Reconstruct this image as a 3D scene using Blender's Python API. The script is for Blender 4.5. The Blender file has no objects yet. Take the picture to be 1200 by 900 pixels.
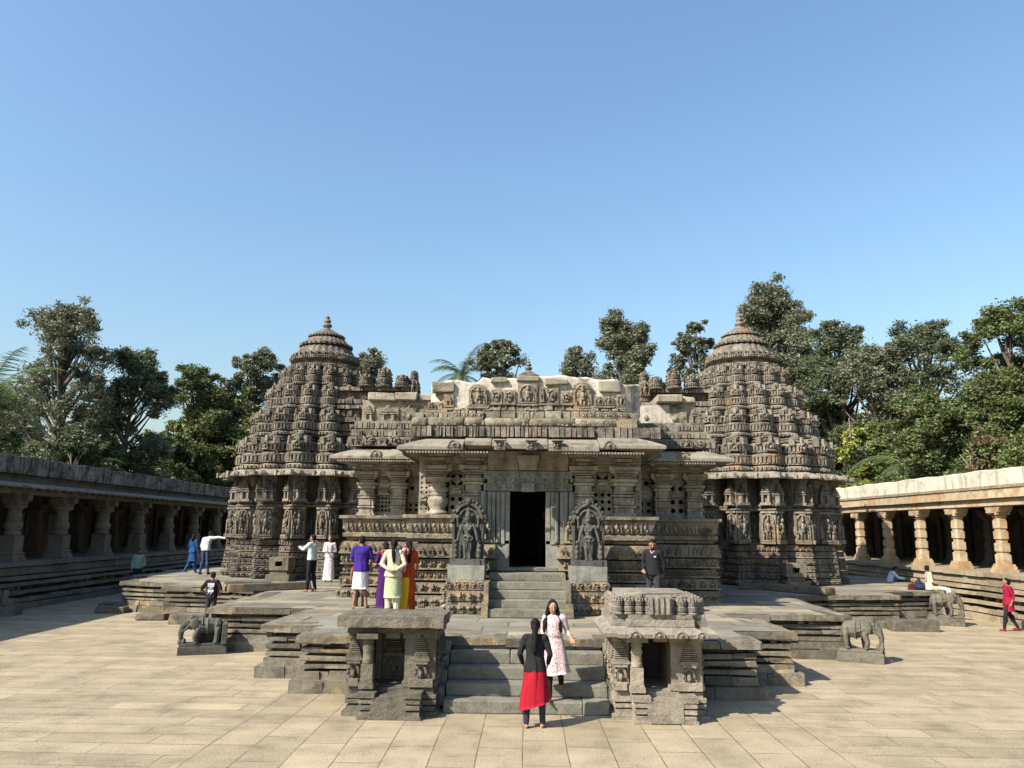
import bpy, math, random
import numpy as np
from math import radians, sin, cos, pi, sqrt, atan2
from mathutils import Vector, Matrix
C = bpy.context.scene.collection
SC = bpy.context.scene
# ---------------------------------------------------------------- camera, sky, sun
EYE = 2.95
pitch, roll = radians(10.7), radians(0.6)
yaw = math.atan(20/900*cos(pitch))
f = Vector((-sin(yaw)*cos(pitch), cos(yaw)*cos(pitch), sin(pitch)))
r = Vector((cos(yaw), sin(yaw), 0)); u = r.cross(f)
r2 = r*cos(roll)+u*sin(roll); u2 = -r*sin(roll)+u*cos(roll)
cam = bpy.data.cameras.new('camera'); camo = bpy.data.objects.new('camera', cam); C.objects.link(camo)
m = Matrix.Identity(4)
for i in range(3):
    m[i][0] = r2[i]; m[i][1] = u2[i]; m[i][2] = -f[i]
m[2][3] = EYE
camo.matrix_world = m
cam.sensor_width = 36; cam.lens = 27.0; cam.clip_end = 3000; cam.clip_start = .1
SC.camera = camo
SUN_EL = radians(41); SUN_DIR = Vector((0.79*cos(SUN_EL), 0.613*cos(SUN_EL), -sin(SUN_EL)))   # where the light travels
SUN_ROT = atan2(-SUN_DIR.x, -SUN_DIR.y)
w = bpy.data.worlds.new('World'); SC.world = w; w.use_nodes = True
nt = w.node_tree; bg = nt.nodes['Background']
sky = nt.nodes.new('ShaderNodeTexSky'); sky.sky_type = 'NISHITA'; sky.sun_disc = False
sky.sun_elevation = SUN_EL; sky.sun_rotation = SUN_ROT; sky.altitude = 0
sky.air_density = 1.7; sky.dust_density = 2.0; sky.ozone_density = 6.5
nt.links.new(sky.outputs[0], bg.inputs[0]); bg.inputs[1].default_value = 0.096
sl = bpy.data.lights.new('sun', 'SUN'); sl.energy = 5.0; sl.angle = radians(.5); sl.color = (1, .91, .77)
so = bpy.data.objects.new('sun', sl); C.objects.link(so)
so.rotation_euler = SUN_DIR.to_track_quat('-Z', 'Y').to_euler(); so.location = (-30, -20, 40)
SC.view_settings.view_transform = 'Standard'; SC.view_settings.look = 'None'
SC.view_settings.exposure = 1.15; SC.view_settings.gamma = 1
SC.render.engine = 'CYCLES'; SC.cycles.max_bounces = 5; SC.cycles.diffuse_bounces = 3
SC.cycles.transparent_max_bounces = 6
rnd = random.Random(7)
U = rnd.uniform

# ---------------------------------------------------------------- materials
def nodes(name):
    mt = bpy.data.materials.new(name); mt.use_nodes = True
    t = mt.node_tree; b = t.nodes['Principled BSDF']
    b.inputs['Roughness'].default_value = .9
    b.inputs['Specular IOR Level'].default_value = .2
    return mt, t, b
def N(t, kind, **kw):
    n = t.nodes.new(kind)
    for k, v in kw.items():
        if k in n.inputs: n.inputs[k].default_value = v
        else: setattr(n, k, v)
    return n
def ramp(t, src, stops):
    n = t.nodes.new('ShaderNodeValToRGB'); e = n.color_ramp.elements
    while len(e) < len(stops): e.new(.5)
    for i, (p, c) in enumerate(stops):
        e[i].position = p; e[i].color = (*c, 1) if len(c) == 3 else c
    t.links.new(src, n.inputs[0]); return n.outputs[0]
def mix(t, fac, a, b, mode='MIX'):
    n = t.nodes.new('ShaderNodeMix'); n.data_type = 'RGBA'; n.blend_type = mode
    for i, s in ((0, fac), (6, a), (7, b)):
        if hasattr(s, 'links'): t.links.new(s, n.inputs[i])
        elif i == 0: n.inputs[0].default_value = s
        else: n.inputs[i].default_value = (*s, 1)
    return n.outputs[2]
def math_(t, op, a, b=0.0):
    n = t.nodes.new('ShaderNodeMath'); n.operation = op
    for i, s in ((0, a), (1, b)):
        if hasattr(s, 'links'): t.links.new(s, n.inputs[i])
        else: n.inputs[i].default_value = s
    return n.outputs[0]
def stone(name, c1, c2, c3, dark=(.05, .045, .04), stain=.5, carve=0.0, fine=.3, isl=.35, streak=0., accent=None, acc=.0, lichen=0.):
    mt, t, b = nodes(name); L = t.links.new
    kk = .70; c1, c2, c3, dark = [tuple(q*kk for q in c_) for c_ in (c1, c2, c3, dark)]; accent = accent and tuple(q*kk for q in accent)
    g = N(t, 'ShaderNodeNewGeometry'); P = g.outputs['Position']
    n1 = N(t, 'ShaderNodeTexNoise', Scale=.9, Detail=5., Roughness=.6); L(P, n1.inputs['Vector'])
    n2 = N(t, 'ShaderNodeTexNoise', Scale=7., Detail=7., Roughness=.7); L(P, n2.inputs['Vector'])
    n3 = N(t, 'ShaderNodeTexNoise', Scale=42., Detail=4., Roughness=.7); L(P, n3.inputs['Vector'])
    base = ramp(t, n1.outputs[0], [(.35, c1), (.52, c2), (.68, c3)])
    base = mix(t, ramp(t, n2.outputs[0], [(.35, (0, 0, 0)), (.7, (1, 1, 1))]), base, c3)
    ri = math_(t, 'MULTIPLY_ADD', g.outputs['Random Per Island'], isl); t.nodes[-1].inputs[2].default_value = 1-isl*.55
    hs = N(t, 'ShaderNodeHueSaturation'); L(base, hs.inputs['Color']); L(ri, hs.inputs['Value']); base = hs.outputs[0]
    if accent:
        vc = N(t, 'ShaderNodeTexVoronoi', Scale=1.5); L(P, vc.inputs['Vector']); sc_ = N(t, 'ShaderNodeSeparateColor'); L(vc.outputs['Color'], sc_.inputs[0])
        nn = N(t, 'ShaderNodeTexNoise', Scale=3.5, Detail=5.); L(P, nn.inputs['Vector'])
        base = mix(t, math_(t, 'MULTIPLY', math_(t, 'GREATER_THAN', sc_.outputs[0], 1-acc*1.3), ramp(t, nn.outputs[0], [(.38, (0, 0, 0)), (.6, (.85, .85, .85))])), base, accent)
    if lichen:
        nl = N(t, 'ShaderNodeTexNoise', Scale=3.3, Detail=8., Roughness=.75); nl.inputs['Distortion'].default_value = .4; L(P, nl.inputs['Vector'])
        base = mix(t, math_(t, 'MULTIPLY', ramp(t, nl.outputs[0], [(.55, (0, 0, 0)), (.63, (1, 1, 1))]), lichen), base, (.30, .285, .25))
    # lichen / weather stains with a shape of their own
    n4 = N(t, 'ShaderNodeTexNoise', Scale=2.1, Detail=9., Roughness=.72); L(P, n4.inputs['Vector'])
    sf = math_(t, 'MULTIPLY', ramp(t, n4.outputs[0], [(.5, (0, 0, 0)), (.62, (1, 1, 1))]), stain)
    base = mix(t, sf, base, dark)
    if streak:
        mp = N(t, 'ShaderNodeMapping'); mp.inputs['Scale'].default_value = (5, 5, .35); L(P, mp.inputs[0])
        n5 = N(t, 'ShaderNodeTexNoise', Scale=1., Detail=6., Roughness=.65); L(mp.outputs[0], n5.inputs['Vector'])
        base = mix(t, math_(t, 'MULTIPLY', ramp(t, n5.outputs[0], [(.5, (0, 0, 0)), (.64, (1, 1, 1))]), streak), base, dark)
    sp = ramp(t, n3.outputs[0], [(.3, (.72, .72, .72)), (.7, (1.22, 1.22, 1.22))])
    base = mix(t, 1.0, base, sp, 'MULTIPLY')
    L(base, b.inputs['Base Color'])
    bp = N(t, 'ShaderNodeBump', Strength=fine, Distance=.02); L(n3.outputs[0], bp.inputs['Height'])
    bp2 = N(t, 'ShaderNodeBump', Strength=fine*1.2, Distance=.05); L(n2.outputs[0], bp2.inputs['Height']); L(bp.outputs[0], bp2.inputs['Normal'])
    last = bp2
    if carve:
        v = N(t, 'ShaderNodeTexVoronoi', Scale=16.); L(P, v.inputs['Vector'])
        bp3 = N(t, 'ShaderNodeBump', Strength=carve, Distance=.07); bp3.invert = True
        L(v.outputs['Distance'], bp3.inputs['Height']); L(bp2.outputs[0], bp3.inputs['Normal']); last = bp3
    L(last.outputs[0], b.inputs['Normal'])
    return mt
def plain(name, col, rough=.8, var=0., scale=8., bump=0., spec=.3):
    mt, t, b = nodes(name); b.inputs['Roughness'].default_value = rough; b.inputs['Specular IOR Level'].default_value = spec
    n = N(t, 'ShaderNodeTexNoise', Scale=scale, Detail=4.)
    tc = N(t, 'ShaderNodeTexCoord'); t.links.new(tc.outputs['Object'], n.inputs['Vector'])
    lo = tuple(c*(1-var) for c in col); hi = tuple(min(1, c*(1+var)) for c in col)
    t.links.new(ramp(t, n.outputs[0], [(.35, lo), (.65, hi)]), b.inputs['Base Color'])
    if bump:
        bp = N(t, 'ShaderNodeBump', Strength=bump, Distance=.02); t.links.new(n.outputs[0], bp.inputs['Height']); t.links.new(bp.outputs[0], b.inputs['Normal'])
    return mt
M = {}
M['tower'] = stone('weathered_schist', (.112, .094, .074), (.19, .163, .13), (.29, .255, .205), lichen=.5, stain=.8, carve=.12, fine=.5, isl=.55, streak=.45)
M['tower_right'] = stone('weathered_schist_warm', (.138, .118, .093), (.22, .192, .153), (.315, .28, .228), lichen=.55, stain=.7, carve=.12, fine=.5, isl=.55, streak=.4, accent=(.30, .19, .105), acc=.16)
M['wall'] = stone('carved_schist', (.148, .124, .092), (.235, .20, .15), (.34, .295, .225), lichen=.4, stain=.65, carve=.15, fine=.45, isl=.45, accent=(.38, .28, .17), acc=.22, streak=.3)
M['pale'] = stone('pale_schist', (.24, .21, .165), (.34, .30, .24), (.46, .415, .34), dark=(.10, .08, .06), stain=.5, fine=.3, isl=.55, streak=.45)
M['eave'] = stone('eave_stone', (.20, .175, .14), (.275, .245, .195), (.36, .325, .265), dark=(.085, .072, .056), stain=.6, fine=.3, isl=.25, streak=.25)
M['eave_t'] = stone('tower_eave_stone', (.19, .168, .135), (.26, .232, .19), (.35, .31, .255), dark=(.08, .07, .055), stain=.55, fine=.4, isl=.3, streak=.3)
M['green'] = stone('door_stone', (.17, .168, .145), (.235, .235, .205), (.32, .315, .275), dark=(.10, .10, .085), stain=.4, fine=.25, isl=.2, streak=.5)
M['dark'] = stone('soapstone', (.055, .056, .05), (.085, .086, .076), (.13, .13, .115), dark=(.04, .04, .035), stain=.5, fine=.35, isl=.1)
M['ledge'] = stone('terrace_stone', (.12, .108, .085), (.175, .158, .125), (.255, .225, .172), dark=(.06, .053, .043), stain=.6, fine=.6, isl=.7, accent=(.38, .28, .16), acc=.16, streak=.25)
M['step'] = stone('step_stone', (.145, .14, .11), (.205, .198, .16), (.28, .268, .22), dark=(.09, .083, .065), stain=.5, fine=.4, isl=.25)
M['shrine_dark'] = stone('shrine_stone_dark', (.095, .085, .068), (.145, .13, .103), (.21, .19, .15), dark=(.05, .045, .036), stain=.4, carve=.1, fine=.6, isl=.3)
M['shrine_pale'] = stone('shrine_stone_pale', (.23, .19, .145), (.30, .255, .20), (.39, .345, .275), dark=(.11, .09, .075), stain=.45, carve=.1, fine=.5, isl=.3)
M['shrine_roof'] = stone('shrine_roof_stone', (.19, .165, .135), (.265, .235, .195), (.35, .315, .265), dark=(.08, .068, .055), stain=.5, carve=.12, fine=.5, isl=.4)
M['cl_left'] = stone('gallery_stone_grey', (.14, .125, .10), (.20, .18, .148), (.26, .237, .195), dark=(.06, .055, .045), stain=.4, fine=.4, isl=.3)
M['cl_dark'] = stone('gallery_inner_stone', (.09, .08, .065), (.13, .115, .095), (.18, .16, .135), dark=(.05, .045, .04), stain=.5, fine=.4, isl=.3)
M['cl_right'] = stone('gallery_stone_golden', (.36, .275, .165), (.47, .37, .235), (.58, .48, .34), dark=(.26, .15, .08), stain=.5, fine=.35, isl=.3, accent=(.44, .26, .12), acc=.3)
M['cl_plinth'] = stone('gallery_plinth_stone', (.22, .18, .12), (.30, .25, .17), (.38, .32, .225), dark=(.12, .09, .06), stain=.4, fine=.4, isl=.35)
M['plaster'] = stone('lime_plaster', (.36, .31, .23), (.48, .43, .34), (.70, .67, .60), dark=(.15, .12, .085), stain=.85, fine=.25, isl=.05, streak=.35)
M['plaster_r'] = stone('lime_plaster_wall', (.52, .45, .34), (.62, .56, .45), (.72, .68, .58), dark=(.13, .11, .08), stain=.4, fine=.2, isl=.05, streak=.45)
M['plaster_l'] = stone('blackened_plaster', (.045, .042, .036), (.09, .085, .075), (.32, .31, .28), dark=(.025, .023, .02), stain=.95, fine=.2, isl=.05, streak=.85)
M['fleck'] = stone('patched_stone', (.21, .18, .135), (.30, .262, .20), (.40, .36, .285), dark=(.09, .075, .055), stain=.75, fine=.6, isl=.4)

def paving(name, zones, c1, c2, c3, joint, bw, bh, mortar, fine, green=None):
    mt, t, b = nodes(name); L = t.links.new
    kk = .79; c1, c2, c3, joint = [tuple(q*kk for q in c_) for c_ in (c1, c2, c3, joint)]; green = green and tuple(q*kk for q in green)
    b.inputs['Roughness'].default_value = .75
    g = N(t, 'ShaderNodeNewGeometry'); P = g.outputs['Position']
    nd = N(t, 'ShaderNodeTexNoise', Scale=.22, Detail=1.); L(P, nd.inputs['Vector'])
    va = t.nodes.new('ShaderNodeVectorMath'); va.operation = 'MULTIPLY_ADD'; L(nd.outputs['Color'], va.inputs[0]); va.inputs[1].default_value = (.16, .16, 0); L(P, va.inputs[2])
    def brick(rot, bw, bh, off):
        mp = N(t, 'ShaderNodeMapping'); mp.inputs['Rotation'].default_value = (0, 0, rot); mp.inputs['Location'].default_value = (off, off*.7, 0); L(va.outputs[0], mp.inputs[0])
        br = N(t, 'ShaderNodeTexBrick', Scale=1.); L(mp.outputs[0], br.inputs['Vector'])
        br.inputs['Brick Width'].default_value = bw; br.inputs['Row Height'].default_value = bh
        br.inputs['Mortar Size'].default_value = mortar; br.inputs['Mortar Smooth'].default_value = .3
        br.inputs['Color1'].default_value = (0, 0, 0, 1); br.inputs['Color2'].default_value = (1, 1, 1, 1); br.inputs['Mortar'].default_value = (.5, .5, .5, 1)
        br.offset = .37; br.squash = 1.35; br.squash_frequency = 3
        return br
    A = brick(0, bw, bh, .3)
    col, fac = A.outputs['Color'], A.outputs['Fac']
    if zones:
        B = brick(pi/2, bw*.75, bh*1.22, 1.7)
        sx = N(t, 'ShaderNodeSeparateXYZ'); L(P, sx.inputs[0])
        inx = math_(t, 'MULTIPLY', math_(t, 'GREATER_THAN', sx.outputs[0], -4.4), math_(t, 'LESS_THAN', sx.outputs[0], 4.6))
        z = math_(t, 'MULTIPLY', inx, math_(t, 'LESS_THAN', sx.outputs[1], 14.9))
        col = mix(t, z, col, B.outputs['Color']); fac = mix(t, z, fac, B.outputs['Fac'])
    base = ramp(t, col, [(.0, c1), (.5, c2), (1., c3)])
    if green:
        base = mix(t, ramp(t, col, [(.66, (0, 0, 0)), (.68, (1, 1, 1))]), base, green)
    n2 = N(t, 'ShaderNodeTexNoise', Scale=1.3, Detail=8., Roughness=.65); L(P, n2.inputs['Vector'])
    base = mix(t, 1., base, ramp(t, n2.outputs[0], [(.3, (.66, .65, .62)), (.5, (1., 1., 1.)), (.72, (1.2, 1.19, 1.16))]), 'MULTIPLY')
    mp = N(t, 'ShaderNodeMapping'); mp.inputs['Scale'].default_value = (.35, 2.2, 1); L(P, mp.inputs[0])
    n5 = N(t, 'ShaderNodeTexNoise', Scale=1.1, Detail=7., Roughness=.7); L(mp.outputs[0], n5.inputs['Vector'])
    base = mix(t, 1., base, ramp(t, n5.outputs[0], [(.32, (.88, .875, .86)), (.6, (1.04, 1.04, 1.04))]), 'MULTIPLY')
    n3 = N(t, 'ShaderNodeTexNoise', Scale=30., Detail=6., Roughness=.85); L(P, n3.inputs['Vector'])
    base = mix(t, 1., base, ramp(t, n3.outputs[0], [(.36, (.62, .61, .60)), (.62, (1.25, 1.25, 1.25))]), 'MULTIPLY')
    n7 = N(t, 'ShaderNodeTexNoise', Scale=1.7, Detail=3.); L(P, n7.inputs['Vector'])
    jf = math_(t, 'MULTIPLY', fac, ramp(t, n7.outputs[0], [(.32, (.35, .35, .35)), (.55, (1, 1, 1))]))
    base = mix(t, jf, base, joint); L(base, b.inputs['Base Color'])
    bp = N(t, 'ShaderNodeBump', Strength=fine, Distance=.015); L(n3.outputs[0], bp.inputs['Height'])
    bq = N(t, 'ShaderNodeBump', Strength=.7, Distance=.03); bq.invert = True; L(fac, bq.inputs['Height']); L(bp.outputs[0], bq.inputs['Normal'])
    L(bq.outputs[0], b.inputs['Normal'])
    return mt
M['ground'] = paving('granite_paving', True, (.315, .266, .182), (.355, .30, .207), (.40, .34, .238), (.13, .10, .065), 1.6, .50, .008, .6)
M['top'] = paving('terrace_paving', False, (.185, .175, .145), (.24, .23, .19), (.30, .28, .225), (.09, .08, .06), 1.35, .72, .014, .4, green=(.33, .29, .21))

# ---------------------------------------------------------------- mesh builder
class MB:
    def __init__(s): s.v = []; s.f = []; s.sm = []
    def add(s, vs, fs, smooth=False):
        o = len(s.v); s.v += [tuple(p) for p in vs]; s.f += [tuple(i+o for i in q) for q in fs]; s.sm += [smooth]*len(fs)
    def box(s, c, d, rz=0., tx=1., ty=1., j=0.):
        x, y, z = d[0]/2, d[1]/2, d[2]/2; ca, sa = cos(rz), sin(rz); vs = []
        for k in (-1, 1):
            fx, fy = (tx, ty) if k > 0 else (1, 1)
            for a, b in ((-1, -1), (1, -1), (1, 1), (-1, 1)):
                px, py = a*x*fx, b*y*fy
                if j: px += U(-j, j); py += U(-j, j)
                vs.append((c[0]+px*ca-py*sa, c[1]+px*sa+py*ca, c[2]+k*z+(U(-j, j) if j else 0)))
        s.add(vs, [(3, 2, 1, 0), (4, 5, 6, 7), (0, 1, 5, 4), (1, 2, 6, 5), (2, 3, 7, 6), (3, 0, 4, 7)])
    def prism(s, poly, z0, z1, s0=1., s1=1., c=(0, 0)):
        n = len(poly)
        vs = [(c[0]+(x-c[0])*s0, c[1]+(y-c[1])*s0, z0) for x, y in poly]+[(c[0]+(x-c[0])*s1, c[1]+(y-c[1])*s1, z1) for x, y in poly]
        s.add(vs, [tuple(range(n-1, -1, -1)), tuple(range(n, 2*n))]+[(i, (i+1) % n, n+(i+1) % n, n+i) for i in range(n)])
    def lathe(s, prof, c=(0, 0, 0), n=16, smooth=True, rib=0., sx=1., sy=1., fold=None, rot=0.):
        vs = []; m_ = len(prof)
        for k, (rr, z) in enumerate(prof):
            for i in range(n):
                a = 2*pi*i/n+rot
                q = rr*(1+(rib if i % 2 else 0))
                if fold: q *= 1+fold[1]*(k/(m_-1))*cos(fold[0]*a+k*.35)
                vs.append((c[0]+q*cos(a)*sx, c[1]+q*sin(a)*sy, c[2]+z))
        fs = [(k*n+i, k*n+(i+1) % n, (k+1)*n+(i+1) % n, (k+1)*n+i) for k in range(m_-1) for i in range(n)]
        fs += [tuple(range(n-1, -1, -1)), tuple((m_-1)*n+i for i in range(n))]
        s.add(vs, fs, smooth)
    def tube(s, pts, rs, n=6, smooth=True, cap=True):
        pts = [Vector(p) for p in pts]; vs = []
        for i, p in enumerate(pts):
            d = (pts[min(i+1, len(pts)-1)]-pts[max(i-1, 0)]).normalized()
            a = d.cross(Vector((0, 0, 1)) if abs(d.z) < .9 else Vector((1, 0, 0))).normalized(); b = d.cross(a)
            for k in range(n):
                t_ = 2*pi*k/n; vs.append(p+(a*cos(t_)+b*sin(t_))*rs[i])
        m_ = len(pts)
        fs = [(k*n+i, k*n+(i+1) % n, (k+1)*n+(i+1) % n, (k+1)*n+i) for k in range(m_-1) for i in range(n)]
        if cap: fs += [tuple(range(n-1, -1, -1)), tuple((m_-1)*n+i for i in range(n))]
        s.add(vs, fs, smooth)
    def ell(s, c, r_, n=8, m_=5, smooth=True, rot=None):
        vs = []
        for k in range(1, m_):
            ph = pi*k/m_
            for i in range(n):
                a = 2*pi*i/n; v = Vector((r_[0]*sin(ph)*cos(a), r_[1]*sin(ph)*sin(a), -r_[2]*cos(ph)))
                if rot: v = rot @ v
                vs.append(v+Vector(c))
        e0 = Vector((0, 0, -r_[2])); e1 = Vector((0, 0, r_[2]))
        if rot: e0 = rot @ e0; e1 = rot @ e1
        vs += [e0+Vector(c), e1+Vector(c)]; b0 = (m_-1)*n
        fs = [(k*n+i, k*n+(i+1) % n, (k+1)*n+(i+1) % n, (k+1)*n+i) for k in range(m_-2) for i in range(n)]
        fs += [(b0, (i+1) % n, i) for i in range(n)]+[(b0+1, (m_-2)*n+i, (m_-2)*n+(i+1) % n) for i in range(n)]
        s.add(vs, fs, smooth)
    def cap(s, p0, p1, r0, r1, n=10):
        p0, p1 = Vector(p0), Vector(p1); d = (p1-p0); L_ = d.length
        if L_ < 1e-5: return s.ell(p0, (r0,)*3, n, 6)
        d /= L_; pts = []; rs = []
        for a in (-.98, -.7, -.35, 0): pts.append(p0+d*r0*a); rs.append(r0*sqrt(max(.02, 1-a*a)))
        for a in (0, .35, .7, .98): pts.append(p1+d*r1*a); rs.append(r1*sqrt(max(.02, 1-a*a)))
        a_ = d.cross(Vector((0, 0, 1)) if abs(d.z) < .9 else Vector((1, 0, 0))).normalized(); b_ = d.cross(a_)
        vs = [p+(a_*cos(2*pi*k/n)+b_*sin(2*pi*k/n))*q for p, q in zip(pts, rs) for k in range(n)]
        m_ = len(pts)
        fs = [(k*n+(i+1) % n, k*n+i, (k+1)*n+i, (k+1)*n+(i+1) % n) for k in range(m_-1) for i in range(n)]
        fs += [tuple(range(n)), tuple((m_-1)*n+i for i in range(n-1, -1, -1))]
        s.add(vs, fs, True)
    def tmpl(s, T, o, tx, ny, w, d, h):
        # template T placed at o: x along tx, -y along outward ny, z up
        ox, oy, oz = o
        o_ = len(s.v)
        for x, y, z in T.v:
            s.v.append((ox+tx[0]*x*w-ny[0]*y*d, oy+tx[1]*x*w-ny[1]*y*d, oz+z*h))
        s.f += [tuple(i+o_ for i in q) for q in T.f]; s.sm += T.sm
    def sweep(s, path, prof, closed=False, smooth=False, cap=True):
        # path: 2-d points with the outside on its right hand; prof: (offset, z)
        n = len(path); P2 = [Vector(p) for p in path]; dirs = []
        for i in range(n):
            if closed: a, b = P2[i-1], P2[(i+1) % n]
            else: a, b = P2[max(i-1, 0)], P2[min(i+1, n-1)]
            d1 = (P2[i]-a).normalized() if (closed or i > 0) else (b-P2[i]).normalized()
            d2 = (b-P2[i]).normalized() if (closed or i < n-1) else d1
            n1 = Vector((d1.y, -d1.x)); n2 = Vector((d2.y, -d2.x)); mm = n1+n2
            q = mm/max(.35, mm.length_squared/2); dirs.append(q)
        k = len(prof); vs = []
        for i in range(n):
            for o, z in prof: vs.append((P2[i].x+dirs[i].x*o, P2[i].y+dirs[i].y*o, z))
        fs = [(i*k+j_, ((i+1) % n)*k+j_, ((i+1) % n)*k+j_+1, i*k+j_+1) for i in range(n if closed else n-1) for j_ in range(k-1)]
        if not closed and cap: fs += [tuple(range(k-1, -1, -1)), tuple((n-1)*k+j_ for j_ in range(k))]
        s.add(vs, fs, smooth)
    def build(s, name, mat, parent=None, loc=(0, 0, 0), rz=0.):
        me = bpy.data.meshes.new(name); me.from_pydata(s.v, [], s.f)
        me.polygons.foreach_set('use_smooth', s.sm); me.materials.append(M[mat] if isinstance(mat, str) else mat); me.update()
        o = bpy.data.objects.new(name, me); C.objects.link(o); o.location = loc; o.rotation_euler.z = rz
        if parent: o.parent = parent
        return o
def tag(o, label=None, cat=None, group=None, kind=None):
    if label: o['label'] = label
    if cat: o['category'] = cat
    if group: o['group'] = group
    if kind: o['kind'] = kind
    return o
def empty(name, label, cat, loc=(0, 0, 0), rz=0., group=None):
    o = bpy.data.objects.new(name, None); C.objects.link(o); o.location = loc; o.rotation_euler.z = rz; o.empty_display_size = .2
    return tag(o, label, cat, group)
DG = None
def blob(name, mb, mat, parent, voxel=.012, smooth=4, label=None):
    o = mb.build(name, mat)
    md = o.modifiers.new('r', 'REMESH'); md.mode = 'VOXEL'; md.voxel_size = voxel; md.use_smooth_shade = True
    if smooth: sm = o.modifiers.new('s', 'SMOOTH'); sm.iterations = smooth; sm.factor = .5
    dg = bpy.context.evaluated_depsgraph_get(); dg.update()
    me = bpy.data.meshes.new_from_object(o.evaluated_get(dg)); old = o.data
    o.modifiers.clear(); o.data = me; me.name = name; bpy.data.meshes.remove(old)
    if not me.materials: me.materials.append(M[mat] if isinstance(mat, str) else mat)
    me.polygons.foreach_set('use_smooth', [True]*len(me.polygons))
    if parent: o.parent = parent
    if label: o['label'] = label
    return o
def edges(path, closed=False):
    n = len(path); out = []
    for i in range(n if closed else n-1):
        a, b = Vector(path[i]), Vector(path[(i+1) % n]); d = b-a; L_ = d.length
        if L_ > 1e-4: d /= L_; out.append((a, b, d, Vector((d.y, -d.x)), L_))
    return out
def course(mb, path, z0, z1, off, depth, bl, j=.012, closed=False, gap=.008, taper=1., skip=0.):
    # a course of separate stone blocks along a wall line
    for a, b, d, n, L_ in edges(path, closed):
        s_ = -off*.98 if L_ > .3 else 0; end = L_+off*.98
        while s_ < end-.02:
            l = min(bl*U(.6, 1.4), end-s_)
            if end-s_-l < bl*.3: l = end-s_
            if U(0, 1) >= skip:
                o = off+U(-j, j); cc = a+d*(s_+l/2)+n*(o-depth/2)
                mb.box((cc.x, cc.y, (z0+z1)/2+U(-j, j)*.4), (l-gap, depth+U(0, .004), z1-z0), atan2(d.y, d.x), 1., taper, j=j*.5)
            s_ += l

# ---------------------------------------------------------------- carving templates (unit high, unit wide, facing -y)
def T_deity():
    t = MB(); e = t.ell
    e((0, -.25, .50), (.15, .28, .17), 6, 4); e((0, -.25, .36), (.17, .25, .09), 6, 4)
    e((0, -.30, .74), (.085, .25, .08), 6, 4); t.lathe([(.09, .78), (.07, .86), (.015, .96)], (0, -.25, 0), 6)
    for s_ in (-1, 1):
        t.tube([(s_*.08, -.25, .36), (s_*.10, -.28, .18), (s_*.09, -.25, .03)], (.075, .06, .05), 5)
        t.tube([(s_*.15, -.25, .60), (s_*.25, -.3, .47), (s_*.30, -.3, .62)], (.05, .045, .035), 5)
        e((s_*.36, -.2, .14), (.07, .2, .14), 5, 3); e((s_*.36, -.2, .31), (.05, .2, .05), 5, 3)
    t.tube([(.44*cos(a), -.12, .58+.38*sin(a)) for a in [pi*i/8 for i in range(9)]], [.05]*9, 4)
    for s_ in (-1, 1): t.box((s_*.46, -.1, .3), (.08, .25, .58))
    t.box((0, -.2, .015), (.98, .45, .05))
    return t
def T_eleph():
    t = MB(); e = t.ell
    e((-.05, -.3, .56), (.32, .4, .24), 7, 4); e((.30, -.35, .62), (.17, .4, .20), 6, 4)
    t.tube([(.40, -.35, .6), (.47, -.4, .35), (.42, -.4, .1)], (.09, .06, .04), 5)
    for x in (-.25, -.08, .08, .24): t.box((x, -.3, .18), (.11, .35, .36))
    return t
def T_horse():
    t = MB(); e = t.ell
    e((-.05, -.3, .45), (.28, .35, .15), 6, 4); t.tube([(.15, -.3, .5), (.30, -.3, .78), (.42, -.3, .72)], (.11, .09, .06), 5)
    for x in (-.26, -.14, .12, .26): t.tube([(x, -.3, .42), (x+.05, -.3, .2), (x+.02, -.3, .0)], (.06, .045, .04), 4)
    e((-.02, -.35, .70), (.10, .3, .17), 5, 4); e((-.02, -.35, .90), (.07, .25, .07), 5, 3)
    return t
def T_turret():
    t = MB()
    t.box((0, -.2, .08), (.8, .5, .12)); t.box((-.22, -.2, .3), (.14, .4, .34)); t.box((.22, -.2, .3), (.14, .4, .34)); t.box((0, -.08, .3), (.34, .2, .34))
    for k, (w_, z) in enumerate(((.72, .50), (.6, .60), (.48, .69), (.36, .77), (.24, .85))): t.box((0, -.2, z), (w_, .55*w_+.12, .06))
    t.lathe([(.1, .87), (.13, .91), (.03, 1.0)], (0, -.2, 0), 6)
    return t
def T_scroll():
    t = MB()
    t.tube([(.34*cos(a), -.1, .5+.38*sin(a)) for a in [2*pi*i/9 for i in range(10)]], [.09]*10, 4)
    t.ell((0, -.15, .5), (.14, .3, .15), 5, 3); t.tube([(-.5, -.1, .15), (-.35, -.15, .5), (-.5, -.1, .9)], (.05, .07, .05), 4)
    return t
def T_seat():
    t = MB(); t.box((-.46, -.15, .5), (.07, .3, .96)); t.box((-.34, -.1, .5), (.05, .2, .9))
    t.ell((0.05, -.15, .45), (.2, .28, .24), 6, 4); t.ell((.05, -.2, .78), (.1, .25, .12), 5, 3); t.ell((.22, -.15, .22), (.16, .25, .14), 5, 3)
    return t
def T_arch():
    t = MB(); t.tube([(.36*cos(a), -.15, .3+.55*sin(a)) for a in [pi*i/8 for i in range(9)]], [.1]*9, 4)
    t.ell((0, -.18, .35), (.15, .25, .22), 6, 4); t.box((0, -.1, .05), (.95, .3, .12)); t.ell((0, -.15, .93), (.09, .2, .09), 5, 3)
    return t
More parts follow.
